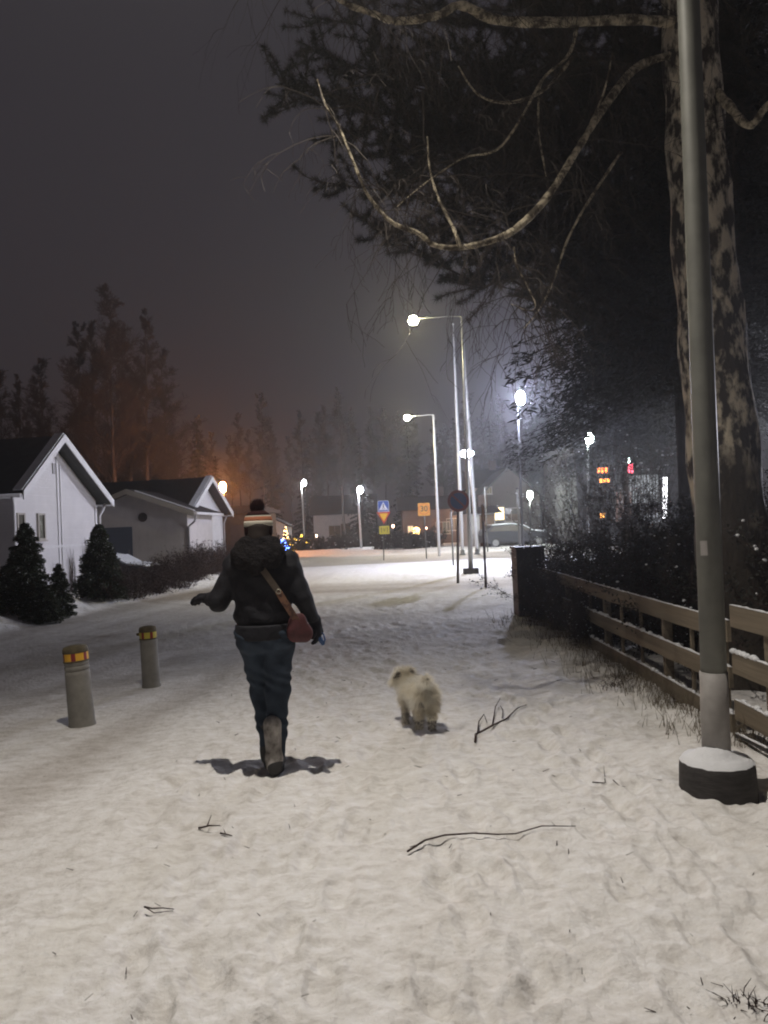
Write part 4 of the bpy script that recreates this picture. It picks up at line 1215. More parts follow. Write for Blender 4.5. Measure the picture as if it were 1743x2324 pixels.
t_s = mk_spruce(31, 13, 2.6, 'dark spruce in the wood behind the houses', 'spruces in the dark wood behind the houses', dens=50, leaf=(.34,.10))
def place(o, px, D, sc_, rz=0, label=None, group=None, first=False, z=None):
    p = at(px, 1200, D); p.z = 0.0
    if first:
        o.location = p; o.rotation_euler = (0,0,rz); o.scale = (sc_,)*3
        if label: o['label'] = label
        return o
    return copy_thing(o, p, rz, (sc_,)*3, label or o['label'], group or o.get('group'))
# tall ones rising left behind the white house
R = random.Random(77)
place(t_a, 262, 47, 1.14, .4, first=True, label='tallest bare birch behind the white house, left of the orange lamp')
place(t_b, 335, 50, 1.10, 1.3, first=True, label='tall bare birch just right of the tallest one behind the houses')
place(t_c, 190, 48, 1.02, 2.2, first=True, label='tall slim bare birch just left of the tallest one behind the houses')
place(t_b, 300, 53, 1.04, 5.2, label='bare birch between the two tallest birches behind the houses')
place(t_c, 225, 55, 1.16, 4.1, label='slim bare birch behind the tallest one left of the orange lamp')
place(t_a, 105, 50, .90, 4.4, label='bare birch above the gable of the nearest white house')
place(t_a, 385, 54, .98, 3.0, label='bare birch at the right end of the tall group behind the garage')
place(t_b, 60, 52, .86, 4.0, label='bare birch above the ridge of the nearest white house')
place(t_a, 10, 50, .86, 5.0, label='bare birch at the left edge above the dark roof of the nearest house')
for k in range(60):
    px = -150 + 1400*k/59 + R.uniform(-20, 20)
    D = R.uniform(64, 84)
    o = R.choice([t_a, t_b, t_c])
    place(o, px, D, R.uniform(.72, .98)*(1.0 if px < 900 else .9), R.uniform(0, 6.28), label=LF, group=GF)
place(t_s, 455, 60, .78, 0, first=True)
for k in range(10):
    px = 300 + 950*k/9 + R.uniform(-25, 25)
    place(t_s, px, R.uniform(66, 90), R.uniform(.7, 1.12), R.uniform(0, 6.28))

# dark spruces behind the right fence
sp = mk_spruce(41, 9.5, 2.7, 'tall dark spruce left of the big birch behind the fence', None, dens=260, leaf=(.12,.022), layers=34, per=11, name='garden_spruce', zb=4.0)
p = at(1560, 1200, 14.0); sp.location = (p.x, p.y, 0)
def cp(px, D, s, lab, rz): 
    q = at(px, 1200, D); return copy_thing(sp, (q.x, q.y, 0), rz, s, lab)
cp(1700, 11.0, (1.15,1.15,1.15), 'tall dark spruce at the right edge behind the big birch', 1.0)
cp(1425, 25, (.8,.8,1.0), 'dark spruce behind the fence, left of the other garden spruces', 2.0)
cp(1640, 12.5, (.9,.9,1.25), 'dark spruce directly behind the big birch trunk', 3.1)
cp(1330, 60, (1.5,1.5,1.35), 'dark spruce far beyond the shop, left of its signs', 5.0)
cp(1240, 66, (1.5,1.5,1.5), 'dark spruce far behind the house with the bright window', 5.6)
cp(1450, 58, (1.7,1.7,1.5), 'dark spruce far beyond the shop, right above its signs', 0.6)
cp(1640, 24, (1.3,1.3,1.2), 'large dark spruce far behind the hedge', 4.0)

# big birch with its branches
def birch():
    Db = 7.0
    c0 = at(1648, 1100, Db); c1 = at(1632, 945, Db); c2 = at(1600, 600, Db); c3 = at(1572, 210, Db); c4 = at(1558, -120, Db)
    root = empty('birch_tree', (0,0,0), 0, label='big old birch with patchy white bark rising behind the lamp post', cat='tree')
    b = Vector((c0.x+.06, Db, -.1))
    mb = MB(); ctrl = [b, b+Vector((0,0,.8)), c0, c1, c2, c3, c4, c4+Vector((-.1,.1,1.5))]
    rad = [.40,.33,.31,.30,.275,.25,.235,.20]
    # subdivide and roughen
    pts = []; rr = []
    for i in range(len(ctrl)-1):
        for k in range(7):
            t = k/7; pts.append(ctrl[i].lerp(ctrl[i+1], t)); rr.append(rad[i]+(rad[i+1]-rad[i])*t)
    b0_ = len(mb.v); mb.tube(pts, rr, 22)
    RR = random.Random(9)
    for i in range(b0_, len(mb.v)):
        x, y, z = mb.v[i]; k = 1+.05*math.sin(z*7+x*20)+RR.uniform(-.02,.02)
        cx = np.interp(z, [q.z for q in pts], [q.x for q in pts]); cy_ = np.interp(z, [q.z for q in pts], [q.y for q in pts])
        mb.v[i] = (cx+(x-cx)*k, cy_+(y-cy_)*k, z)
    tro = mb.build('trunk', M_['birch'], root)
    def branch(pl, r0, r1, name='branch', m='bbranch', n=8, sub=6, par=None):
        P = [at(*q) for q in pl]; out = []
        for i in range(len(P)-1):
            a = P[max(i-1,0)]; b_ = P[i]; c = P[i+1]; d = P[min(i+2,len(P)-1)]
            for k in range(sub):
                t = k/sub
                out.append(.5*((2*b_)+(c-a)*t+(2*a-5*b_+4*c-d)*t*t+(3*b_-a-3*c+d)*t**3))
        out.append(P[-1])
        rr_ = [ (r0+(r1-r0)*i/(len(out)-1))*(1+.16*RR.uniform(-1,1)) for i in range(len(out))]
        mb = MB(); mb.tube(out, rr_, n); o = mb.build(name, M_[m], root)
        return out
    B = []
    B.append(branch([(1570,55,7.0),(1440,45,6.7),(1300,50,6.5),(1180,50,6.3),(1110,40,6.2),(1045,12,6.1),(990,36,6.0),(900,48,5.9),(850,32,5.8),(790,10,5.8),(730,-30,5.7)], .047, .018))
    B.append(branch([(1545,120,7.0),(1450,150,6.7),(1380,230,6.4),(1310,340,6.2),(1240,450,6.0),(1170,520,5.9),(1110,548,5.8),(1040,562,5.7),(985,556,5.65),(950,530,5.6),(890,505,5.5),(840,450,5.5),(815,400,5.4)], .038, .011))
    B.append(branch([(1410,345,6.6),(1340,450,6.5),(1290,540,6.4),(1255,640,6.4),(1225,700,6.3),(1190,745,6.3)], .014, .006, n=6))
    B.append(branch([(1044,560,5.7),(1030,520,5.7),(995,450,5.8),(975,380,5.8),(970,310,5.8)], .016, .006, n=6))
    B.append(branch([(1310,60,6.5),(1290,125,6.4),(1232,180,6.4),(1222,240,6.4),(1224,310,6.4),(1240,400,6.4)], .016, .006, n=6))
    B.append(branch([(1300,130,6.5),(1240,200,6.4),(1180,228,6.3),(1130,232,6.3),(1080,210,6.3),(1040,150,6.3)], .016, .007, n=6))
    B.append(branch([(1166,560,5.9),(1172,600,5.9),(1192,640,5.9),(1215,690,5.9),(1200,705,5.9),(1160,690,5.9)], .008, .004, n=5))
    B.append(branch([(815,400,5.4),(795,350,5.4),(770,290,5.4),(740,240,5.4),(720,180,5.4)], .012, .005, n=6))
    B.append(branch([(1600,180,7.0),(1650,235,6.7),(1700,285,6.5),(1740,240,6.4),(1790,190,6.3)], .045, .02))
    B.append(branch([(1330,300,6.3),(1370,210,6.3),(1390,120,6.3)], .012, .005, n=5))
    B.append(branch([(1230,180,6.3),(1140,330,6.2),(1050,360,6.2),(960,420,6.1),(900,470,6.0)], .012, .004, n=5))
    # fine hanging twigs
    S = seg_arrays()
    def hang(p, d, L, r, lev=0):
        n = 7
        for i in range(n):
            d = (d + Vector((RR.gauss(0,.16), RR.gauss(0,.16), -.16+RR.gauss(0,.08)))).normalized()
            q = p + d*(L/n)
            S['A'].append(tuple(p)); S['B'].append(tuple(q)); S['ra'].append(max(.0016, r*(1-.8*i/n))); S['rb'].append(max(.0014, r*(1-.8*(i+1)/n)))
            if lev < 2 and RR.random() < .45:
                hang(q, (d+Vector((RR.gauss(0,.7), RR.gauss(0,.7), RR.gauss(0,.4)))).normalized(), L*RR.uniform(.35,.6), r*.6, lev+1)
            p = q
    for out in B:
        for i in range(3, len(out)):
            for _ in range(2):
                if RR.random() < .30:
                    d = Vector((RR.gauss(0,.7), RR.gauss(0,.7), RR.gauss(-.1,.6))).normalized()
                    hang(out[i], d, RR.uniform(.3,1.0), .0045)
    # curtain of weeping twigs higher in the crown
    for _ in range(60):
        px = RR.uniform(700, 1743); pt = at(px, RR.uniform(-320, 60), RR.uniform(5.8, 8.6))
        hang(pt, Vector((RR.gauss(0,.4), RR.gauss(0,.4), -.4)).normalized(), RR.uniform(.7,1.7), .005)
    V, Fq = tubes_np(S, 3); mesh_np('twigs', V, Fq, M_['twig'], root)
birch()

# pine reaching over the path
def pine():
    base = Vector((4.6, 10.4, -.1)); R = random.Random(15)
    root = empty('pine_tree', (0,0,0), 0, label='dark pine whose needled boughs hang over the path at the top', cat='tree')
    mb = MB(); mb.tube([base, base+Vector((0,0,3)), base+Vector((-.1,0,6)), base+Vector((-.1,0,9.5)), base+Vector((0,0,12))], [.24,.21,.17,.11,.03], 12); mb.build('trunk', M_['bark'], root)
    ends = [((625,190),7.6,7.4),((700,110),8.2,7.8),((770,300),8.0,7.0),((775,420),7.6,6.5),((850,520),7.8,6.2),((900,180),8.4,7.4),((860,340),8.6,6.8),
            ((980,90),8.4,7.8),((1000,300),8.8,7.0),((960,500),8.4,6.2),((1060,420),8.6,6.4),((1100,180),9.0,7.2),((1160,330),9.2,6.6),((1180,480),9.0,6.0),
            ((1260,140),9.4,7.2),((1300,420),9.4,6.0),((1270,600),9.6,5.4),((1200,660),9.8,5.2),((1400,260),9.8,6.4),((1420,560),9.8,5.2),((720,40),8.6,8.2),
            ((860,-40),8.2,8.4),((1080,-60),8.6,8.4),((1300,-40),9.0,8.2),((800,150),9.4,8.0),((930,400),9.6,6.6),((1120,570),9.4,5.6),((1500,420),10.0,5.8),((1550,150),9.6,7.0),
            ((1650,80),9.4,7.4),((1700,330),9.6,6.2),((1650,560),9.8,5.2),((1350,720),10.2,4.6),((1480,760),10.2,4.4),((690,230),8.4,7.2),((1030,230),8.0,7.2),((1200,30),8.0,7.8),((1400,60),8.4,7.8)]
    S = seg_arrays(); tufts = []; tdir = []
    for (q, D, zt) in ends:
        tip = at(q[0], q[1], D); st = base + Vector((-.1, 0, min(max(tip.z+R.uniform(-.5,.9), 2.8), 10.5)))
        n = 12; pts = []
        for i in range(n+1):
            t = i/n; p = st.lerp(tip, t) + Vector((0,0,-.5*math.sin(math.pi*t)*R.uniform(.2,1))) + Vector((R.gauss(0,.05), R.gauss(0,.05), R.gauss(0,.05)))
            if i == n: p = tip
            pts.append(p)
        for i in range(n):
            S['A'].append(tuple(pts[i])); S['B'].append(tuple(pts[i+1])); S['ra'].append(.035*(1-.8*i/n)); S['rb'].append(.035*(1-.8*(i+1)/n))
            t = i/n
            if t > .25:
                for _ in range(8):
                    d = ((pts[i+1]-pts[i]).normalized()*.7 + Vector((R.gauss(0,.7), R.gauss(0,.7), R.gauss(.05,.55)))).normalized()
                    L = R.uniform(.25,.75)*(1.25-.5*t); p = pts[i].lerp(pts[i+1], R.random())
                    for k in range(4):
                        d = (d+Vector((R.gauss(0,.2), R.gauss(0,.2), R.gauss(.04,.2)))).normalized(); q2 = p + d*(L/4)
                        S['A'].append(tuple(p)); S['B'].append(tuple(q2)); S['ra'].append(.007); S['rb'].append(.005)
                        for _k in range(4):
                            tufts.append(tuple(p.lerp(q2, R.random()))); tdir.append(tuple(d))
                        p = q2
                    for _k in range(3): tufts.append(tuple(p)); tdir.append(tuple(d))
    V, Fq = tubes_np(S, 4); mesh_np('branches', V, Fq, M_['bark'], root)
    T = np.array(tufts); Dd = np.array(tdir); rg = np.random.default_rng(4)
    k = 20
    P = np.repeat(T, k, 0); Dv = np.repeat(Dd, k, 0)*.6 + rg.normal(0, .75, (len(T)*k, 3))
    Dv /= np.linalg.norm(Dv, axis=1)[:, None]
    L = .085*(.7+.5*rg.random(len(P)))
    s = np.cross(Dv, rg.normal(0,1,(len(P),3))); s /= np.linalg.norm(s, axis=1)[:, None]; s *= .0028
    Vn = np.stack([P+s, P-s, P+Dv*L[:, None]], 1).reshape(-1, 3)
    mi = np.repeat(rg.random(len(T)) < .35, k).astype(int)
    mesh_np('needles', Vn, np.arange(3*len(P)).reshape(-1, 3), [M_['needle'], M_['needle2']], root, mi=mi)
pine()

# shrubs behind the right fence: separate bushes with snow caught in them
def bush(seed, w, dpt, H, n_leaf, label, group, snow=.05, leaf=(.055,.028), name='snowy_shrub', m='shrub', stems=40, cat='shrub', top_bias=.0, snowsize=1.0):
    R = np.random.default_rng(seed); RR = random.Random(seed)
    root = empty(name, (0,0,0), 0, label=label, cat=cat, group=group)
    S = seg_arrays(); ends = []
    for _ in range(stems):
        p = Vector((RR.gauss(0,w*.15), RR.gauss(0,dpt*.15), -.05)); d = Vector((RR.gauss(0,.35*w/H), RR.gauss(0,.35*dpt/H), 1)).normalized(); L = H*RR.uniform(.7,1.08); n = 7; r = .009
        for i in range(n):
            d = (d+Vector((RR.gauss(0,.14), RR.gauss(0,.14), RR.gauss(0,.05)))).normalized(); q = p+d*(L/n)
            S['A'].append(tuple(p)); S['B'].append(tuple(q)); S['ra'].append(r*(1-.8*i/n)); S['rb'].append(r*(1-.8*(i+1)/n))
            for _k in range(4):
                s = (d*.5+Vector((RR.gauss(0,.6), RR.gauss(0,.6), RR.gauss(.1,.5)))).normalized(); q3 = p.lerp(q, RR.random()); q4 = q3 + s*RR.uniform(.08,.34)
                S['A'].append(tuple(q3)); S['B'].append(tuple(q4)); S['ra'].append(.003); S['rb'].append(.0016); ends.append((q3, q4))
            p = q
    V2, F2 = tubes_np(S, 3)
    A = np.array([tuple(a) for a, b in ends]); B = np.array([tuple(b) for a, b in ends])
    pk = R.integers(0, len(A), n_leaf); t = R.random((n_leaf,1))
    P = A[pk]*(1-t)+B[pk]*t + R.normal(0,.025,(n_leaf,3)); P[:,2] = np.maximum(P[:,2], .02)
    V1, F1 = leaf_tris(P, R.normal(0,1,(n_leaf,3)), leaf[0], leaf[1], R)
    mesh_np('stems', V2, F2, M_['hedge'], root)
    mesh_np('foliage', V1, F1, M_[m], root)
    if snow:
        k = int(n_leaf*snow); pk = R.integers(0, len(A), k)
        up = .3+.7*R.random(k)
        sb = MB()
        for i in range(k):
            c = B[pk[i]]
            if c[2] < H*top_bias: continue
            sb.ball(c+np.array([0,0,.01]), (.012+.02*RR.random())*snowsize, 6, 4, 0, (1.1,.9,.75))
        sb.build('caught_snow', M_['snow'], root)
    return root
GB = 'shrubs behind the wooden fence'
sh = bush(51, 1.0, 1.3, 1.75, 17000, 'x', GB, snow=.010, stems=56, leaf=(.036,.018), snowsize=.6)
spots = [(2.85, 12.4, 1.05, .72, 'snow dusted shrub against the black cabinet'), (2.85, 11.2, 1.15, .74, 'snow dusted shrub behind the far end of the rails'), (2.95, 9.9, 1.15, .80, 'shrub with pale snow tips behind the fence, third from the black cabinet'),
         (3.15, 8.6, 1.15, .88, 'dark shrub behind the middle of the fence'), (3.3, 7.4, 1.0, .85, 'low dark shrub behind the fence just left of the big birch'), (3.4, 5.7, 1.0, .95, 'dark shrub behind the fence right of the lamp post'),
         (2.42, 11.9, .62, .58, 'low shrub growing through the rails beside the black cabinet'), (2.40, 10.6, .62, .52, 'low shrub growing through the rails, middle of the three'), (2.40, 9.2, .55, .45, 'low shrub growing through the rails, farthest from the cabinet'),
         (4.6, 11.6, 1.25, 1.10, 'taller shrub in the second row behind the cabinet'), (4.6, 9.6, 1.2, 1.12, 'taller shrub in the second row left of the big birch'), (4.7, 7.6, 1.3, 1.35, 'taller shrub behind the big birch trunk'),
         (4.3, 5.2, 1.2, 1.35, 'taller shrub at the right edge behind the fence'), (4.6, 12.8, .9, .80, 'shrub behind and right of the black cabinet with bright snow on top'), (6.2, 10.4, 1.4, 1.35, 'highest shrub deep behind the fence')]
for i, (x, y, s, zs, lab) in enumerate(spots):
    if i == 0:
        sh.location = (x, y, 0); sh.scale = (s, s, zs); sh['label'] = lab
    else:
        copy_thing(sh, (x, y, 0), i*1.3, (s, s, zs), lab, GB)

GT = 'tall twiggy shrubs in front of the shop signs'
tb = bush(91, 1.5, 1.0, 3.1, 2600, 'tall twiggy shrub in front of the orange signs', GT, snow=.05, stems=44, name='tall_shrub', leaf=(.05,.02), snowsize=.9)
q = at(1350, 1200, 15.0); tb.location = (q.x, q.y, 0)
for (px, D, rz, lab) in ((1430, 16.5, 1.5, 'tall twiggy shrub in front of the pink sign'), (1500, 15.5, 3.0, 'tall twiggy shrub in front of the white light column'), (1275, 17.5, 4.4, 'tall twiggy shrub between the blue white lamp and the orange signs')):
    q = at(px, 1200, D); copy_thing(tb, (q.x, q.y, 0), rz, (1,1,1 if px > 1300 else .75), lab, GT)

# thujas and hedge on the left
th = mk_spruce(61, 1.75, .50, 'dark conical thuja in front of the nearest white house, tallest on the left', 'conical evergreens by the white house', dens=150, leaf=(.055,.022), name='thuja', m='thuja', layers=40, per=12, cat='shrub', zb=.04, power=.62, droop=.15, snow=.10)
q = at(62, 1395, 15.3); th.location = (q.x, q.y, ground_z(q.x, q.y)); th.scale = (1.05,1.05,1.02)
def thc(px, D, s, lab, rz):
    q = at(px, 1300, D); return copy_thing(th, (q.x, q.y, ground_z(q.x, q.y)), rz, s, lab)
thc(132, 15.6, (.62,.62,.60), 'small frosty conical evergreen right of the tall thuja', 1.1)
thc(228, 18.2, (1.15,1.15,1.0), 'broad frosty conical thuja at the corner of the white house', 2.0)
thc(95, 14.9, (.8,.8,.42), 'low spreading evergreen at the foot of the tall thuja', 4.0)
thc(18, 15.0, (.9,.9,.52), 'low dark evergreen at the left edge by the road', 5.0)
hd = bush(71, 1.6, .9, 1.0, 5200, 'brown bare hedge bush beside the conical thuja', 'bushes of the brown hedge along the road', snow=0, stems=70, name='hedge_bush', m='hedge', leaf=(.05,.02))
hs = [(300, 18.9, .80), (355, 20.3, .80), (405, 21.8, .95), (445, 23.5, 1.0), (480, 25.5, 1.05), (505, 27.6, 1.05)]
hl = ['brown bare hedge bush beside the conical thuja', 'second bush of the brown hedge counting from the thuja', 'bush of the brown hedge below the snowy car front', 'bush of the brown hedge in front of the garage corner',
      'bush of the brown hedge before the farther white gable', 'last bush of the brown hedge, right of the farther white gable']
for i, (px, D, s) in enumerate(hs):
    q = at(px, 1300, D); loc = (q.x-.2, q.y, ground_z(q.x, q.y))
    if i == 0: hd.location = loc; hd.rotation_euler = (0,0,1.2); hd.scale = (1.1,1.1,s)
    else: copy_thing(hd, loc, 1.2+i*3.1, (1.1,1.1,s), hl[i])

# ------------------------------------------------------------------ houses
def window(root, x, y, z, w, h, axis, frame='frame', pane='glass', depth=.05, lit=None, bars=True):
    """window on a wall; axis 'x': faces +x at x, spans y; axis 'y': faces -y at y, spans x"""
    mb = MB(); t = .05
    def bx(a0, a1, z0, z1, d0, d1):
        if axis == 'x': mb.box((x+d0, a0, z0), (x+d1, a1, z1))
        else: mb.box((a0, y-d1, z0), (a1, y-d0, z1))
    c = y if axis == 'x' else x
    bx(c-w/2, c+w/2, z-h/2, z-h/2+t, .0, depth); bx(c-w/2, c+w/2, z+h/2-t, z+h/2, .0, depth)
    bx(c-w/2, c-w/2+t, z-h/2+t, z+h/2-t, .0, depth); bx(c+w/2-t, c+w/2, z-h/2+t, z+h/2-t, .0, depth)
    if bars: bx(c-.015, c+.015, z-h/2+t, z+h/2-t, .0, depth*.8)
    bx(c-w/2-.04, c+w/2+.04, z-h/2-.035, z-h/2-.002, .0, depth+.03)
    fo = mb.build('window', M_[frame], root)
    mb = MB()
    if axis == 'x': mb.box((x+.004, c-w/2+t, z-h/2+t), (x+.018, c+w/2-t, z+h/2-t))
    else: mb.box((c-w/2+t, y-.018, z-h/2+t), (c+w/2-t, y-.004, z+h/2-t))
    mb.build('pane', lit if lit else M_[pane], fo)
    return fo

def gable_house(label, M0, phi, wn, wf, hr, hn, hf, L, wall='siding', roof='roof', ov=.45, eo=.22, name='house', snow=True, z0=0):
    """gable faces local +x; local y runs away along the road; house body extends to -L in x"""
    root = empty(name, (M0[0], M0[1], z0), -phi, label=label, cat='house')
    sl_n = (hr-hn)/wn; sl_f = (hr-hf)/wf
    mb = MB(); mb.prism([(-wn,-.2),(wf,-.2),(wf,hf-.06),(0,hr-.06),(-wn,hn-.06)], 0, 0, -L); mb.build('wall', M_[wall], root)
    rf = MB(); t = .10
    rf.prism([(0,hr-.04),(-wn-eo,hr-.04-sl_n*(wn+eo)),(-wn-eo,hr-.04-sl_n*(wn+eo)+t),(0,hr-.04+t)], 0, ov, -L-.3)
    rf.prism([(0.002,hr-.04),(wf+eo,hr-.04-sl_f*(wf+eo)),(wf+eo,hr-.04-sl_f*(wf+eo)+t),(0.002,hr-.04+t)][::-1], 0, ov, -L-.3)
    ro = rf.build('roof', M_[roof], root)
    bb = MB(); th = .22
    for (w, sl, sg) in ((wn, sl_n, -1), (wf, sl_f, 1)):
        a = (0 if sg < 0 else .002, hr+.09); e = (sg*(w+eo+.02), hr+.09-sl*(w+eo+.02))
        poly = [a, (a[0], a[1]-th), (e[0], e[1]-th), e]
        bb.prism(poly if sg < 0 else poly[::-1], 0, ov+.003, ov+.035)
    bb.build('bargeboard', M_['trim'], ro)
    if snow:
        sb = MB()
        for (w, sl, sg) in ((wn, sl_n, -1), (wf, sl_f, 1)):
            a = (0 if sg < 0 else .002, hr+.092); e = (sg*(w+eo), hr+.092-sl*(w+eo))
            poly = [a, e, (e[0], e[1]+.035), (a[0], a[1]+.035)]
            sb.prism(poly if sg > 0 else poly[::-1], 0, ov-.02, ov-.28)
        sb.build('roof_snow', M_['snow'], ro)
    for (w, h_, sg, sl) in ((wn, hn, -1, sl_n), (wf, hf, 1, sl_f)):
        g = MB(); yy = sg*(w+eo+.05); zz = hr-.04-sl*(w+eo)
        g.tube([(ov-.02, yy, zz), (-L-.2, yy, zz)], .055, 8); g.build('gutter', M_['trim'], root)
    cb = MB(); cb.box((.003,wf-.10,-.1),(.028,wf+.003,hf-.25)); cb.build('corner_board', M_['trim'], root)
    cb = MB(); cb.box((.003,-wn-.003,-.1),(.028,-wn+.10,hn-.25)); cb.build('corner_board', M_['trim'], root)
    return root

PH = math.radians(8)
h1 = gable_house('nearest white gabled house with two narrow windows and a dark roof', (-9.2, 21.3), PH, 1.75, 2.42, 4.40, 2.95, 2.80, 9.0)
window(h1, 0, -1.45, 1.95, .34, .72, 'x', bars=False)
window(h1, 0, -.55, 1.95, .34, .72, 'x', bars=False)
mb = MB(); mb.box((.003,-1.75,1.36),(.030,2.42,1.43)); mb.box((.003,.28,.0),(.026,.34,3.9)); mb.box((.003,.44,.0),(.026,.48,3.7)); mb.build('batten', M_['trim'], h1)
mb = MB(); mb.box((.003,.10,3.42),(.02,.24,3.72)); mb.build('vent', M_['gutter'], h1)
mb = MB(); mb.tube([(.20,2.66,2.68),(.16,2.55,2.45),(.07,2.49,2.25),(.07,2.49,.0)], .04, 8); mb.build('downpipe', M_['trim'], h1)
mb = MB(); mb.tube([(.20,-2.05,2.72),(.14,-1.9,2.5),(.07,-1.80,2.3),(.07,-1.80,.0)], .04, 8); mb.build('downpipe', M_['trim'], h1)
for (y_, hh_) in ((-1.35,1.25),(.85,1.2),(1.7,1.5)):
    mb = MB(); rr = random.Random(int(y_*10)+50)
    for k in range(26):
        x = .04+.02*rr.random(); yy = y_+rr.gauss(0,.10); mb.tube([(x,yy,0),(x+.01,yy+rr.gauss(0,.05),hh_*.5),(x,yy+rr.gauss(0,.07),hh_*rr.uniform(.7,1.1))], [.006,.005,.002], 4)
    o = mb.build('wall_creeper', M_['hedge'], h1)

h3 = gable_house('farther white gabled house beside the orange lamp, with a pair of small windows', (-7.63, 32.5), PH, 1.95, 2.2, 3.90, 2.65, 2.55, 10.0, roof='roof2')
window(h3, 0, -.85, 1.75, .34, .75, 'x'); window(h3, 0, -.25, 1.75, .34, .75, 'x')
mb = MB(); mb.box((.003,-1.95,1.13),(.030,2.2,1.18)); mb.box((.003,.55,.0),(.026,.59,2.6)); mb.build('batten', M_['trim'], h3)
mb = MB(); mb.tube([(.20,2.42,2.45),(.14,2.3,2.2),(.07,2.27,2.0),(.07,2.27,.0)], .04, 8); mb.build('downpipe', M_['gutter'], h3)

# garage: gable faces the camera
gx0, gx1, gy = -11.3, -7.28, 28.5
ga = empty('garage', ((-9.35), gy, 0), -.03, label='dark grey garage with a blue grey door between the two white houses', cat='garage')
mb = MB(); mb.prism([(-2.0,-.2),(2.07,-.2),(2.07,2.42),(0,3.2),(-2.0,2.42)][::-1], 1, 0, 3.6); mb.build('wall', M_['gwall'], ga)
rf = MB(); 
rf.prism([(0,3.22),(2.45,2.30),(2.45,2.42),(0,3.34)], 1, -.45, 3.8); rf.prism([(-.002,3.22),(-2.45,2.30),(-2.45,2.42),(-.002,3.34)][::-1], 1, -.45, 3.8)
ro = rf.build('roof', M_['roof2'], ga)
bb = MB(); bb.prism([(0,3.14),(2.47,2.21),(2.47,2.40),(0,3.33)], 1, -.485, -.453); bb.prism([(-.002,3.14),(-2.47,2.21),(-2.47,2.40),(-.002,3.33)][::-1], 1, -.485, -.453); bb.build('bargeboard', M_['frame'], ro)
sb = MB(); sb.prism([(.3,3.23),(2.45,2.425),(2.45,2.46),(.3,3.27)], 1, -.45, -.25); sb.build('roof_snow', M_['snow'], ro)
mb = MB(); mb.box((-1.15,-.03,0.0),(.0,-.003,1.95)); do = mb.build('door', M_['doorm'], ga)
mb = MB(); mb.tube([(-.12,-.06,.95),(-.12,-.06,1.10)], .012, 6); mb.build('handle', M_['steel'], do)
mb = MB(); mb.tube([(.42,-.004,2.28),(.42,-.03,2.28)], .17, 16); mb.build('vent', M_['roof2'], ga)
mb = MB(); mb.tube([(2.50,-.40,2.34),(2.50,3.7,2.34)], .055, 8); mb.build('gutter', M_['trim'], ga)
mb = MB(); mb.tube([(2.50,-.36,2.32),(2.42,-.25,2.05),(2.12,-.04,1.85),(2.12,-.04,0)], .04, 8); mb.build('downpipe', M_['gutter'], ga)

# lit porch between the house and the garage
p = at(243, 1222, 33.0)
po = empty('porch', (p.x, p.y, 0), 0, label='brown porch wall with a narrow lit window between the white house and the garage', cat='porch')
mb = MB(); mb.box((-1.6,0,-.1),(.6,.15,2.6)); mb.build('wall', M_['wood2'], po)
mb = MB(); mb.box((-1.8,-.5,2.6),(.8,.4,2.72)); mb.build('roof', M_['roof2'], po)
window(po, .06, 0, p.z, .16, .72, 'y', lit=emat('warm window', (1,.62,.28), 2.2), bars=False)
light(po, 'porch_light', (-.8,-.45,2.3), 28, (1,.5,.18), .05)

# brown boarded shed right of the farther white house
p = at(560, 1268, 40)
shd = empty('shed', (p.x-.6, p.y, 0), -PH, label='brown boarded shed right of the farther white house, behind the walking person', cat='shed')
mb = MB(); mb.box((-1.6,0,-.1),(1.4,3,2.55)); mb.build('wall', M_['wood2'], shd)
mb = MB(); mb.prism([(-.3,2.56),(3.3,2.56),(3.3,2.68),(-.3,2.95)], 0, -1.8, 1.6); mb.build('roof', M_['roof2'], shd)
mb = MB(); mb.box((-.2,-.03,0),(.6,-.003,1.95)); do = mb.build('door', M_['brick'], shd)

# pale lilac shed with christmas lights
p = at(622, 1250, 58)
ls = empty('garden_shed', (p.x, p.y, 0), 0, label='small pale shed behind the christmas lights, right of the bobble hat', cat='shed')
mb = MB(); mb.prism([(-1.1,-.1),(1.1,-.1),(1.1,1.9),(0,2.5),(-1.1,1.9)][::-1], 1, 0, 2.5); mb.build('wall', M_['conc'], ls)
mb = MB(); mb.prism([(0,2.52),(1.3,1.82),(1.3,1.92),(0,2.62)], 1, -.2, 2.7); mb.prism([(-.002,2.52),(-1.3,1.82),(-1.3,1.92),(-.002,2.62)][::-1], 1, -.2, 2.7); mb.build('roof', M_['roof2'], ls)
mb = MB(); mb.box((-.4,-.03,0),(.3,-.003,1.7)); mb.build('door', M_['frame'], ls)

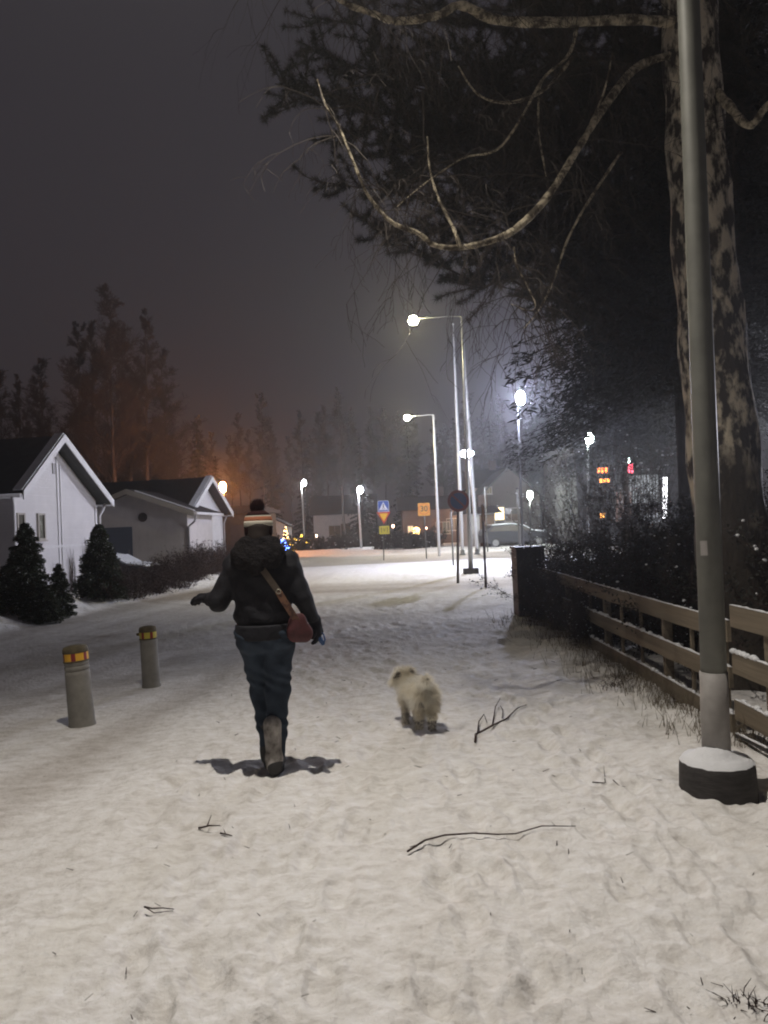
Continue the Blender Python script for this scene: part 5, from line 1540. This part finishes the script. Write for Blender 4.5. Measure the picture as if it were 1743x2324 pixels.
def lights_tree(label, px, py, D, w, h, col, n, strength, cone=True, name='lit_bush', seed=1, power=6):
    p = at(px, py, D); z0 = max(p.z, 0)
    root = empty(name, (p.x, p.y, 0), 0, label=label, cat='bush')
    R = random.Random(seed); mb = MB()
    P = []; 
    for _ in range(n):
        t = R.random(); a = R.random()*6.283; r = w/2*((1-t) if cone else math.sqrt(max(0, 1-(2*t-1)**2)))*R.uniform(.75,1)+.02
        P.append(Vector((r*math.cos(a), r*math.sin(a), .1+h*t)))
    for q in P: mb.ball(q, .035, 6, 4)
    rg = np.random.default_rng(seed)
    m = 1600; t = rg.random(m); a = rg.random(m)*6.283; r = w/2*((1-t) if cone else np.sqrt(np.clip(1-(2*t-1)**2,0,1)))*rg.random(m)**.4
    V, Fq = leaf_tris(np.stack([r*np.cos(a), r*np.sin(a), .05+h*t], 1), rg.normal(0,1,(m,3)), .14, .05, rg)
    mesh_np('foliage', V, Fq, M_['shrub'], root)
    mb.build('string_lights', emat('fairy lights', col, strength), root)
    light(root, 'bulb_glow', (0,-w*.6,h*.5), power, col, .1)
    return root
lights_tree('small fir wrapped in warm white christmas lights right of the bobble hat', 650, 1250, 54, .9, 1.75, (1,.62,.25), 60, 14, seed=1)
lights_tree('low round bush with blue christmas lights beside the lit fir', 641, 1256, 52, .95, .85, (.12,.25,1), 60, 16, cone=False, seed=2)
lights_tree('low bush with yellow christmas lights between two lit bushes', 667, 1254, 54, .7, .9, (1,.62,.08), 40, 11, cone=False, seed=3)
lights_tree('lit fir with yellow christmas lights, right of the row', 686, 1254, 54, 1.0, 1.1, (1,.62,.08), 40, 11, seed=4)
lights_tree('small round bush with yellow lights at the right end of the row', 700, 1254, 54, .6, .6, (1,.62,.08), 22, 11, cone=False, seed=5)

def plain_house(label, px0, px1, D, h, roofh, wall, roof='roof2', name='house', depth=7, wins=(), gable=False):
    a = at(px0, 1200, D); b = at(px1, 1200, D); w = b.x-a.x
    root = empty(name, (a.x, D, 0), 0, label=label, cat='house')
    mb = MB()
    if gable: mb.prism([(0,-.1),(w,-.1),(w,h),(w/2,roofh-.05),(0,h)][::-1], 1, 0, depth)
    else: mb.box((0,0,-.1),(w,depth,h))
    mb.build('wall', M_[wall], root)
    rf = MB()
    if gable:
        sl = (roofh-h)/(w/2)
        rf.prism([(w/2,roofh),(w+.4,h-.4*sl),(w+.4,h-.4*sl+.12),(w/2,roofh+.12)], 1, -.4, depth+.3)
        rf.prism([(w/2-.002,roofh),(-.4,h-.4*sl),(-.4,h-.4*sl+.12),(w/2-.002,roofh+.12)][::-1], 1, -.4, depth+.3)
    else:
        rf.prism([(-.5,h+.003),(depth+.5,h+.003),(depth/2,roofh)], 0, -.4, w+.4)
    ro = rf.build('roof', M_[roof], root)
    if not gable:
        c = MB(); c.box((w*.6,depth/2-.3,roofh-.5),(w*.6+.6,depth/2+.3,roofh+.7)); c.build('chimney', M_['brick'], ro)
    for (px, py, ww, hh, lit) in wins:
        q = at(px, py, D)
        window(root, q.x-a.x, 0, q.z, ww, hh, 'y', lit=lit)
    d = MB(); d.box((w*.45,-.03,0),(w*.45+.9,-.003,2.0)); d.build('door', M_['wood2'], root)
    return root
wl = emat('lit window', (1,.70,.38), 1.5); wdim = emat('dim window', (.9,.75,.5), .16); wl2 = emat('bright lit window', (1,.80,.45), 3.0)
plain_house('long grey bungalow behind the far pair of street lamps', 712, 850, 74, 2.9, 4.9, 'gwall', wins=[(760,1205,1.2,1.1,None),(835,1200,1.0,1.1,None)])
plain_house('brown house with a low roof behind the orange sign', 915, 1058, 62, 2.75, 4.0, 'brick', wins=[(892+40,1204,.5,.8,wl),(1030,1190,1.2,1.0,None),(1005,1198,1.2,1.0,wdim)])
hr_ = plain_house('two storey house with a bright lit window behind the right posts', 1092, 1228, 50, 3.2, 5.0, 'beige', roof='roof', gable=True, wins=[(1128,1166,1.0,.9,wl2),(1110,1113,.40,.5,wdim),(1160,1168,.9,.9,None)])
plain_house('dark upper storey house behind the flagpoles', 1075, 1165, 64, 4.4, 6.2, 'gwall', wins=[(1111,1113,.6,.7,wdim),(1128,1112,.5,.6,None)])
# low white garage behind the posts
plain_house('low white garage behind the thin posts right of the flagpoles', 1060, 1125, 47, 2.1, 2.6, 'conc', name='garage', depth=5)
# porch lamps on walls
def wall_lamp(label, px, py, D, col, power, r=.12, s=14, grp=None):
    p = at(px, py, D)
    root = empty('wall_lamp', p, 0, label=label, cat='wall lamp')
    mb = MB(); mb.box((-.05,.08,-.06),(.05,.16,.12)); mb.box((-.08,-.08,.12),(.08,.16,.15)); mb.build('bracket', M_['dsteel'], root)
    mb = MB(); mb.ball((0,0,0), r, 12, 8, 0, (.8,.8,1.2)); mb.build('globe', emat('globe glow', col, s), root)
    light(root, 'globe_light', (0,-r-.08,0), power, col, .05)
wall_lamp('warm porch lamp on the brown house right of the round sign', 1058, 1172, 61.6, (1,.66,.42), 160, .34, 16)
wall_lamp('small warm lamp on the far wall right of the crossing sign', 892, 1194, 61.5, (1,.62,.40), 20, .12, 12)
wall_lamp('small pink warm lamp on the far wall right of the orange sign', 967, 1199, 61.5, (1,.5,.36), 18, .10, 12)
wall_lamp('warm lamp low by the far hedge, left of the far white street lamp', 718, 1216, 60, (1,.75,.5), 15, .10, 10)
# star-like christmas ball of lights
p = at(945, 1205, 58); 
st = empty('light_ball', p, 0, label='round golden christmas light ball left of the orange sign post', cat='decoration')
mb = MB(); R = random.Random(3)
for i in range(60):
    a = i*2.39996; z = 1-2*(i+.5)/60; r = math.sqrt(1-z*z); mb.ball((.26*r*math.cos(a), .26*r*math.sin(a), .26*z), .038, 6, 4)
mb.build('bulbs', emat('gold bulbs', (1,.66,.22), 9), st)
mb = MB(); mb.tube([(0,0,-.3),(0,0,-p.z)], .02, 6); mb.build('stake', M_['dsteel'], st); light(st, 'ball_light', (0,-.4,0), 14, (1,.66,.22), .1)

# far hedge line: bushes along the back of the junction
GH = 'dark bushes along the far side of the junction'
hb = bush(81, 3.2, 1.6, 1.5, 3800, 'dark bush in the row along the far side of the junction', GH, snow=.004, stems=40, name='far_bush', m='shrub', leaf=(.12,.06), snowsize=2.0)
i = 0
for px in list(range(545, 1010, 36)) + [1150, 1190, 1230]:
    D = 49 + (i*37 % 7)*.8
    if 770 < px < 860: D += 9
    q = at(px, 1240, D)
    if i == 0: hb.location = (q.x, q.y, 0)
    else: copy_thing(hb, (q.x, q.y, 0), i*1.9, (1,1,.75+.35*((i*7)%5)/5), 'dark bush in the row along the far side of the junction', GH)
    i += 1

# shop with coloured signs behind the hedge on the right
p0 = at(1335, 1200, 40); p1 = at(1530, 1200, 40)
shp = empty('shop', (p0.x, 40, 0), 0, label='low shop with glowing orange, pink and white signs seen through the shrubs', cat='shop')
W = p1.x-p0.x
mb = MB(); mb.box((-.5,0,-.1),(W+.5,8,5.2)); mb.build('wall', M_['dwall'], shp)
mb = MB(); mb.box((-.8,-.4,5.2),(W+.8,8.4,5.45)); mb.build('roof', M_['roof'], shp)
def panel(px, py, w, h, col, s, name):
    q = at(px, py, 40); mb = MB(); mb.box((-w/2,-.12,-h/2),(w/2,-.03,h/2)); fr = mb.build(name, M_['dsteel'], shp, loc=(q.x-p0.x, 0, q.z))
    mb = MB(); nb_ = max(1, int(w/.16))
    for k in range(nb_):
        a = -w/2+.03+(w-.06)*k/nb_; b = a+(w-.06)/nb_*.62; sl = .10*h
        mb.prism([(a-sl*.3,-h/2+.04),(b-sl*.3,-h/2+.04),(b+sl*.3,h/2-.04),(a+sl*.3,h/2-.04)], 1, -.14, -.121)
    mb.build('glowing_face', emat('sign face', col, s), fr)
panel(1367, 1068, .62, .34, (1,.20,.05), 7, 'light_panel'); panel(1372, 1091, .62, .26, (1,.30,.05), 8, 'light_panel')
panel(1424, 1064, .65, .55, (1,.10,.16), 14, 'light_panel'); panel(1421, 1046, .5, .35, (.8,1,.95), 12, 'light_panel')
panel(1508, 1130, .32, 2.2, (.95,.95,1), 7, 'light_column'); panel(1367, 1170, .35, .3, (1,.42,.10), 6, 'light_panel')
panel(1460, 1110, 1.6, 1.5, (.8,.85,.9), .45, 'shop_window'); panel(1415, 1150, .9, 1.6, (.9,.6,.55), .30, 'shop_window')
panel(1475, 1190, 1.2, 1.2, (.85,.9,1), .6, 'shop_window')
light(shp, 'shop_light', (W*.5,-2.0,3.2), 90, (.9,.93,1), .3)
# two more lamps behind the shrubs
for (px, py, D, lab, col, pw) in ((1334, 996, 34, 'lamp with a greenish white head seen through the spruce, above the shop', (.85,1,.95), 250),):
    bb_ = at(px, 1230, D); bb_.z = 0; hh = at(px, py, D)
    arm_lamp(lab, bb_, hh.z-.1, (hh.x-bb_.x, -.25, .1), col, pw, 120, .06, .04, lens=(.22,.2,.26), lean=(hh.x-bb_.x, 0), polemat='dsteel')
# lamp in the yard to the right, hidden behind the shrubs; it lights the junction
arm_lamp('yard lamp standing to the right behind the tall shrubs', (14.4, 19.3, 0), 3.9, (-.6, 0, .1), (.88,.88,1.0), 4200, 100, .06, .04, polemat='dsteel')

# ------------------------------------------------------------------ vehicles
def car(label, loc, rz, paint, snow=True):
    root = empty('parked_car', loc, rz, label=label, cat='car')
    # local: +x is the front
    prof = [(-2.05,.35),(-2.1,.75),(-1.95,.95),(-1.5,1.30),(-.2,1.38),(.45,1.28),(1.05,.93),(1.85,.82),(2.08,.62),(2.08,.32)]
    mb = MB(); vs = []; fs = []; n = len(prof)
    for (y, k) in ((-.86,1),(-.80,1),(.80,1),(.86,1)):
        for (x, z) in prof:
            inset = .14*max(0, (z-.9)/.5) if abs(y) > .5 else 0
            yy = math.copysign(abs(y)-inset, y); vs.append((x, yy, z if abs(y) < .83 else z-.03))
    for r in range(3):
        for i in range(n): j = (i+1) % n; fs.append((r*n+i, (r+1)*n+i, (r+1)*n+j, r*n+j))
    fs += [tuple(range(n)), tuple(range(3*n, 4*n))[::-1]]
    mb.add(vs, fs, 0); mb.build('body', M_[paint], root)
    g = MB(); 
    for sgn in (-1, 1):
        y = sgn*.815
        poly = [(-1.7,.98),(-1.35,1.24),(-.2,1.30),(.40,1.20),(.85,.96)]
        g.prism(poly, 1, y-.03, y+.03)
    g.build('side_window', M_['glass'], root)
    for x in (-1.3, 1.3):
        for sgn in (-1, 1):
            w = MB(); w.tube([(x,sgn*.70,.31),(x,sgn*.88,.31)], .31, 20); wo_ = w.build('wheel', M_['black'], root)
            w = MB(); w.tube([(x,sgn*.875,.31),(x,sgn*.895,.31)], .19, 14); w.build('rim', M_['steel'], wo_)
    for sgn in (-1, 1):
        l = MB(); l.box((2.02,sgn*.62-.14,.60),(2.10,sgn*.62+.14,.72)); l.build('headlight', M_['signwht'], root)
    if snow:
        s = MB(); vs = []
        s.prism([(.40,1.30),(.46,1.34),(1.06,1.00),(1.02,.945)], 1, -.66, .66); s.prism([(1.07,.945),(1.09,1.01),(1.80,.91),(1.86,.84)], 1, -.70, .70); s.prism([(-1.45,1.33),(-1.4,1.39),(-.2,1.45),(.35,1.34),(.38,1.30),(-.2,1.39)], 1, -.60, .60)
        s.build('snow_cover', M_['snow'], root)
    return root
p = at(345, 1290, 25.5)
ca_ = car('dark parked car with snow on its bonnet in front of the garage', (p.x-1.5, 25.7, -.10), -.15, 'carp'); ca_.scale = (.88, .88, .82)
p = at(1165, 1240, 46)
car('dark parked car with snow on its roof below the bright window', (p.x, 46, 0), .12, 'carp')

# ------------------------------------------------------------------ sticks and litter on the snow
def stick(label, pts, r, name='fallen_stick', lift=.012, subs=(), cat='stick'):
    root = MB(); P = []
    for (px, py) in pts:
        g = ground_pt(px, py); P.append(g+Vector((0,0,lift)))
    root.tube(P, [r*(1-.6*i/(len(P)-1)) for i in range(len(P))], 6)
    for s_ in subs:
        Q = [ground_pt(a, b)+Vector((0,0,lift+c)) for (a, b, c) in s_]
        root.tube(Q, [r*.7*(1-.6*i/(len(Q)-1)) for i in range(len(Q))], 5)
    o = root.build(name, M_['hedge']); tag(o, label, cat); return o
stick('long thin bent stick lying on the foreground snow', [(925,1940),(965,1918),(1010,1905),(1075,1898),(1130,1906),(1170,1903),(1230,1888),(1275,1893),(1307,1890)], .005, lift=.018)
stick('short stick lying left of the walking person track', [(450,1880),(475,1877),(500,1876)], .006, subs=[[(470,1878,0),(480,1862,.01)]])
stick('tiny dark stick just right of the short stick', [(500,1892),(515,1896),(527,1899)], .005, subs=[[(512,1895,0),(508,1888,.008)]])
stick('forked v shaped stick in the lower left snow', [(328,2062),(345,2067),(370,2066),(395,2071)], .004, subs=[[(330,2063,0),(350,2076,0),(393,2074,0)]])
stick('short crooked stick between the long stick and the lamp foot', [(1345,1783),(1372,1787),(1374,1785)], .004, subs=[[(1374,1786,0),(1371,1755,.02)],[(1392,1785,0),(1405,1795,0),(1420,1802,0)]])
# upright twig branch
tw = MB(); g = ground_pt(1080, 1686)
def tp(px, py, dz): 
    s = g.y/F; q = at(px, py, g.y); return Vector((q.x, g.y + (dz), max(q.z, g.z+.0)))
def lp(px, py, z):
    q = ground_pt(px, py+z*900/g.y*1.9 if False else py); return q+Vector((0,0,z))
tw.tube([lp(1079,1687,0),lp(1080,1670,.01),lp(1095,1665,.02),lp(1120,1650,.02),lp(1150,1640,.015),lp(1175,1618,.02),lp(1195,1605,.015)], [.010,.009,.008,.007,.006,.005,.003], 6)
tw.tube([lp(1084,1667,.01),lp(1087,1645,.03),lp(1099,1637,.04),lp(1106,1648,.03)], [.006,.005,.004,.003], 5)
tw.tube([lp(1118,1650,.02),lp(1125,1620,.04),lp(1136,1605,.05)], [.006,.004,.003], 5)
tw.tube([lp(1140,1640,.02),lp(1142,1625,.03),lp(1136,1615,.03)], [.004,.004,.003], 5)
tag(tw.build('fallen_branch', M_['hedge']), 'branching twig lying on the snow right of the dog', 'branch')
def tuft(label, px, py, n, h, seed, spread=.05, m='hedge', name='grass_tuft'):
    R = random.Random(seed); g = ground_pt(px, py); mb = MB()
    for _ in range(n):
        a = R.random()*6.28; b = Vector((R.gauss(0,spread), R.gauss(0,spread), -.01)); L = h*R.uniform(.4,1)
        d = Vector((math.cos(a)*R.uniform(.1,.9), math.sin(a)*R.uniform(.1,.9), 1)).normalized()
        mb.tube([b, b+d*L*.5, b+(d+Vector((math.cos(a),math.sin(a),-.3))*.4)*L], [.0022,.0018,.0008], 3, cap=False)
    o = mb.build(name, M_[m], loc=g); tag(o, label, 'grass tuft'); return o
tuft('dark weed tuft poking through the snow at the lower right corner', 1722, 2290, 34, .065, 1, .025)
tuft('small weed sprig left of the lower right corner tuft', 1668, 2275, 22, .06, 2, .015)
tuft('dry grass tuft at the lamp foot side of the fence', 1545, 1595, 40, .12, 3, .06)
tuft('dry grass tuft in the snow before the middle of the fence', 1400, 1570, 60, .12, 4, .08)
# dry grass at the foot of the fence: uncountable
rg = np.random.default_rng(8); mb = seg_arrays()
for _ in range(2600):
    y = rg.uniform(4.9, 12.5); x = fx(y) - abs(rg.normal(0,.22)) + .12
    if rg.random() < .35: x -= rg.uniform(0, .6)*(y/12)
    z = ground_z(x, y); L = rg.uniform(.04,.19); d = np.array([rg.normal(0,.35), rg.normal(0,.35), 1]); d /= np.linalg.norm(d)
    a = np.array([x,y,z-.01]); b = a+d*L
    mb['A'].append(a); mb['B'].append(b); mb['ra'].append(.0028); mb['rb'].append(.001)
V, Fq = tubes_np(mb, 3); o = mesh_np('dry_grass', V, Fq, M_['wood']); tag(o, 'dry grass stalks along the foot of the wooden fence', 'grass', kind='stuff')
# loose bits of twig and bark
mb = seg_arrays()
for _ in range(170):
    y = 1.7 + 9*rg.random()**1.4; x = rg.uniform(-1.6, 2.1)
    z = ground_z(x, y)+.004; a = rg.uniform(0, math.pi); L = rg.uniform(.008,.05)*(.6+.1*y)
    A = np.array([x,y,z]); B = A+np.array([math.cos(a)*L, math.sin(a)*L, rg.uniform(0,.010)])
    r = rg.uniform(.0012,.003)
    mb['A'].append(A); mb['B'].append(B); mb['ra'].append(r); mb['rb'].append(r*.6)
V, Fq = tubes_np(mb, 4); o = mesh_np('twig_litter', V, Fq, M_['hedge']); tag(o, 'tiny bits of twig and bark strewn over the snow', 'litter', kind='stuff')
# black pipe end beyond the lamp foot
pp_ = [ground_pt(1672,1690)+Vector((0,.0,.03)), ground_pt(1700,1705)+Vector((0,0,.05)), ground_pt(1745,1735)+Vector((0,0,.05)), ground_pt(1800,1765)+Vector((0,0,.03))]
mb = MB(); mb.tube(pp_, .018, 8); o = mb.build('drain_hose', M_['black']); tag(o, 'black hose lying in the snow under the fence right of the lamp post', 'hose')
sb = MB(); snow_blob(sb, pp_[0]+Vector((0,0,.016)), pp_[2]+Vector((0,0,.016)), .022, .012, 3, 14); sb.build('snow_strip', M_['snow'], o)

# ------------------------------------------------------------------ haze
hz = MB(); hz.box((-335,-335,-1.5),(335,335,40))
hm = bpy.data.materials.new('haze'); hm.use_nodes = True
nt = hm.node_tree; nt.nodes.clear()
ou = nt.nodes.new("ShaderNodeOutputMaterial"); pv = nt.nodes.new("ShaderNodeVolumePrincipled")
pv.inputs["Color"].default_value = (.9,.9,.92,1); pv.inputs["Density"].default_value = HAZE; pv.inputs["Anisotropy"].default_value = .72
nt.links.new(pv.outputs[0], ou.inputs["Volume"])
tag(hz.build('haze', hm), 'thin cold night haze in the air', 'haze', kind='stuff')
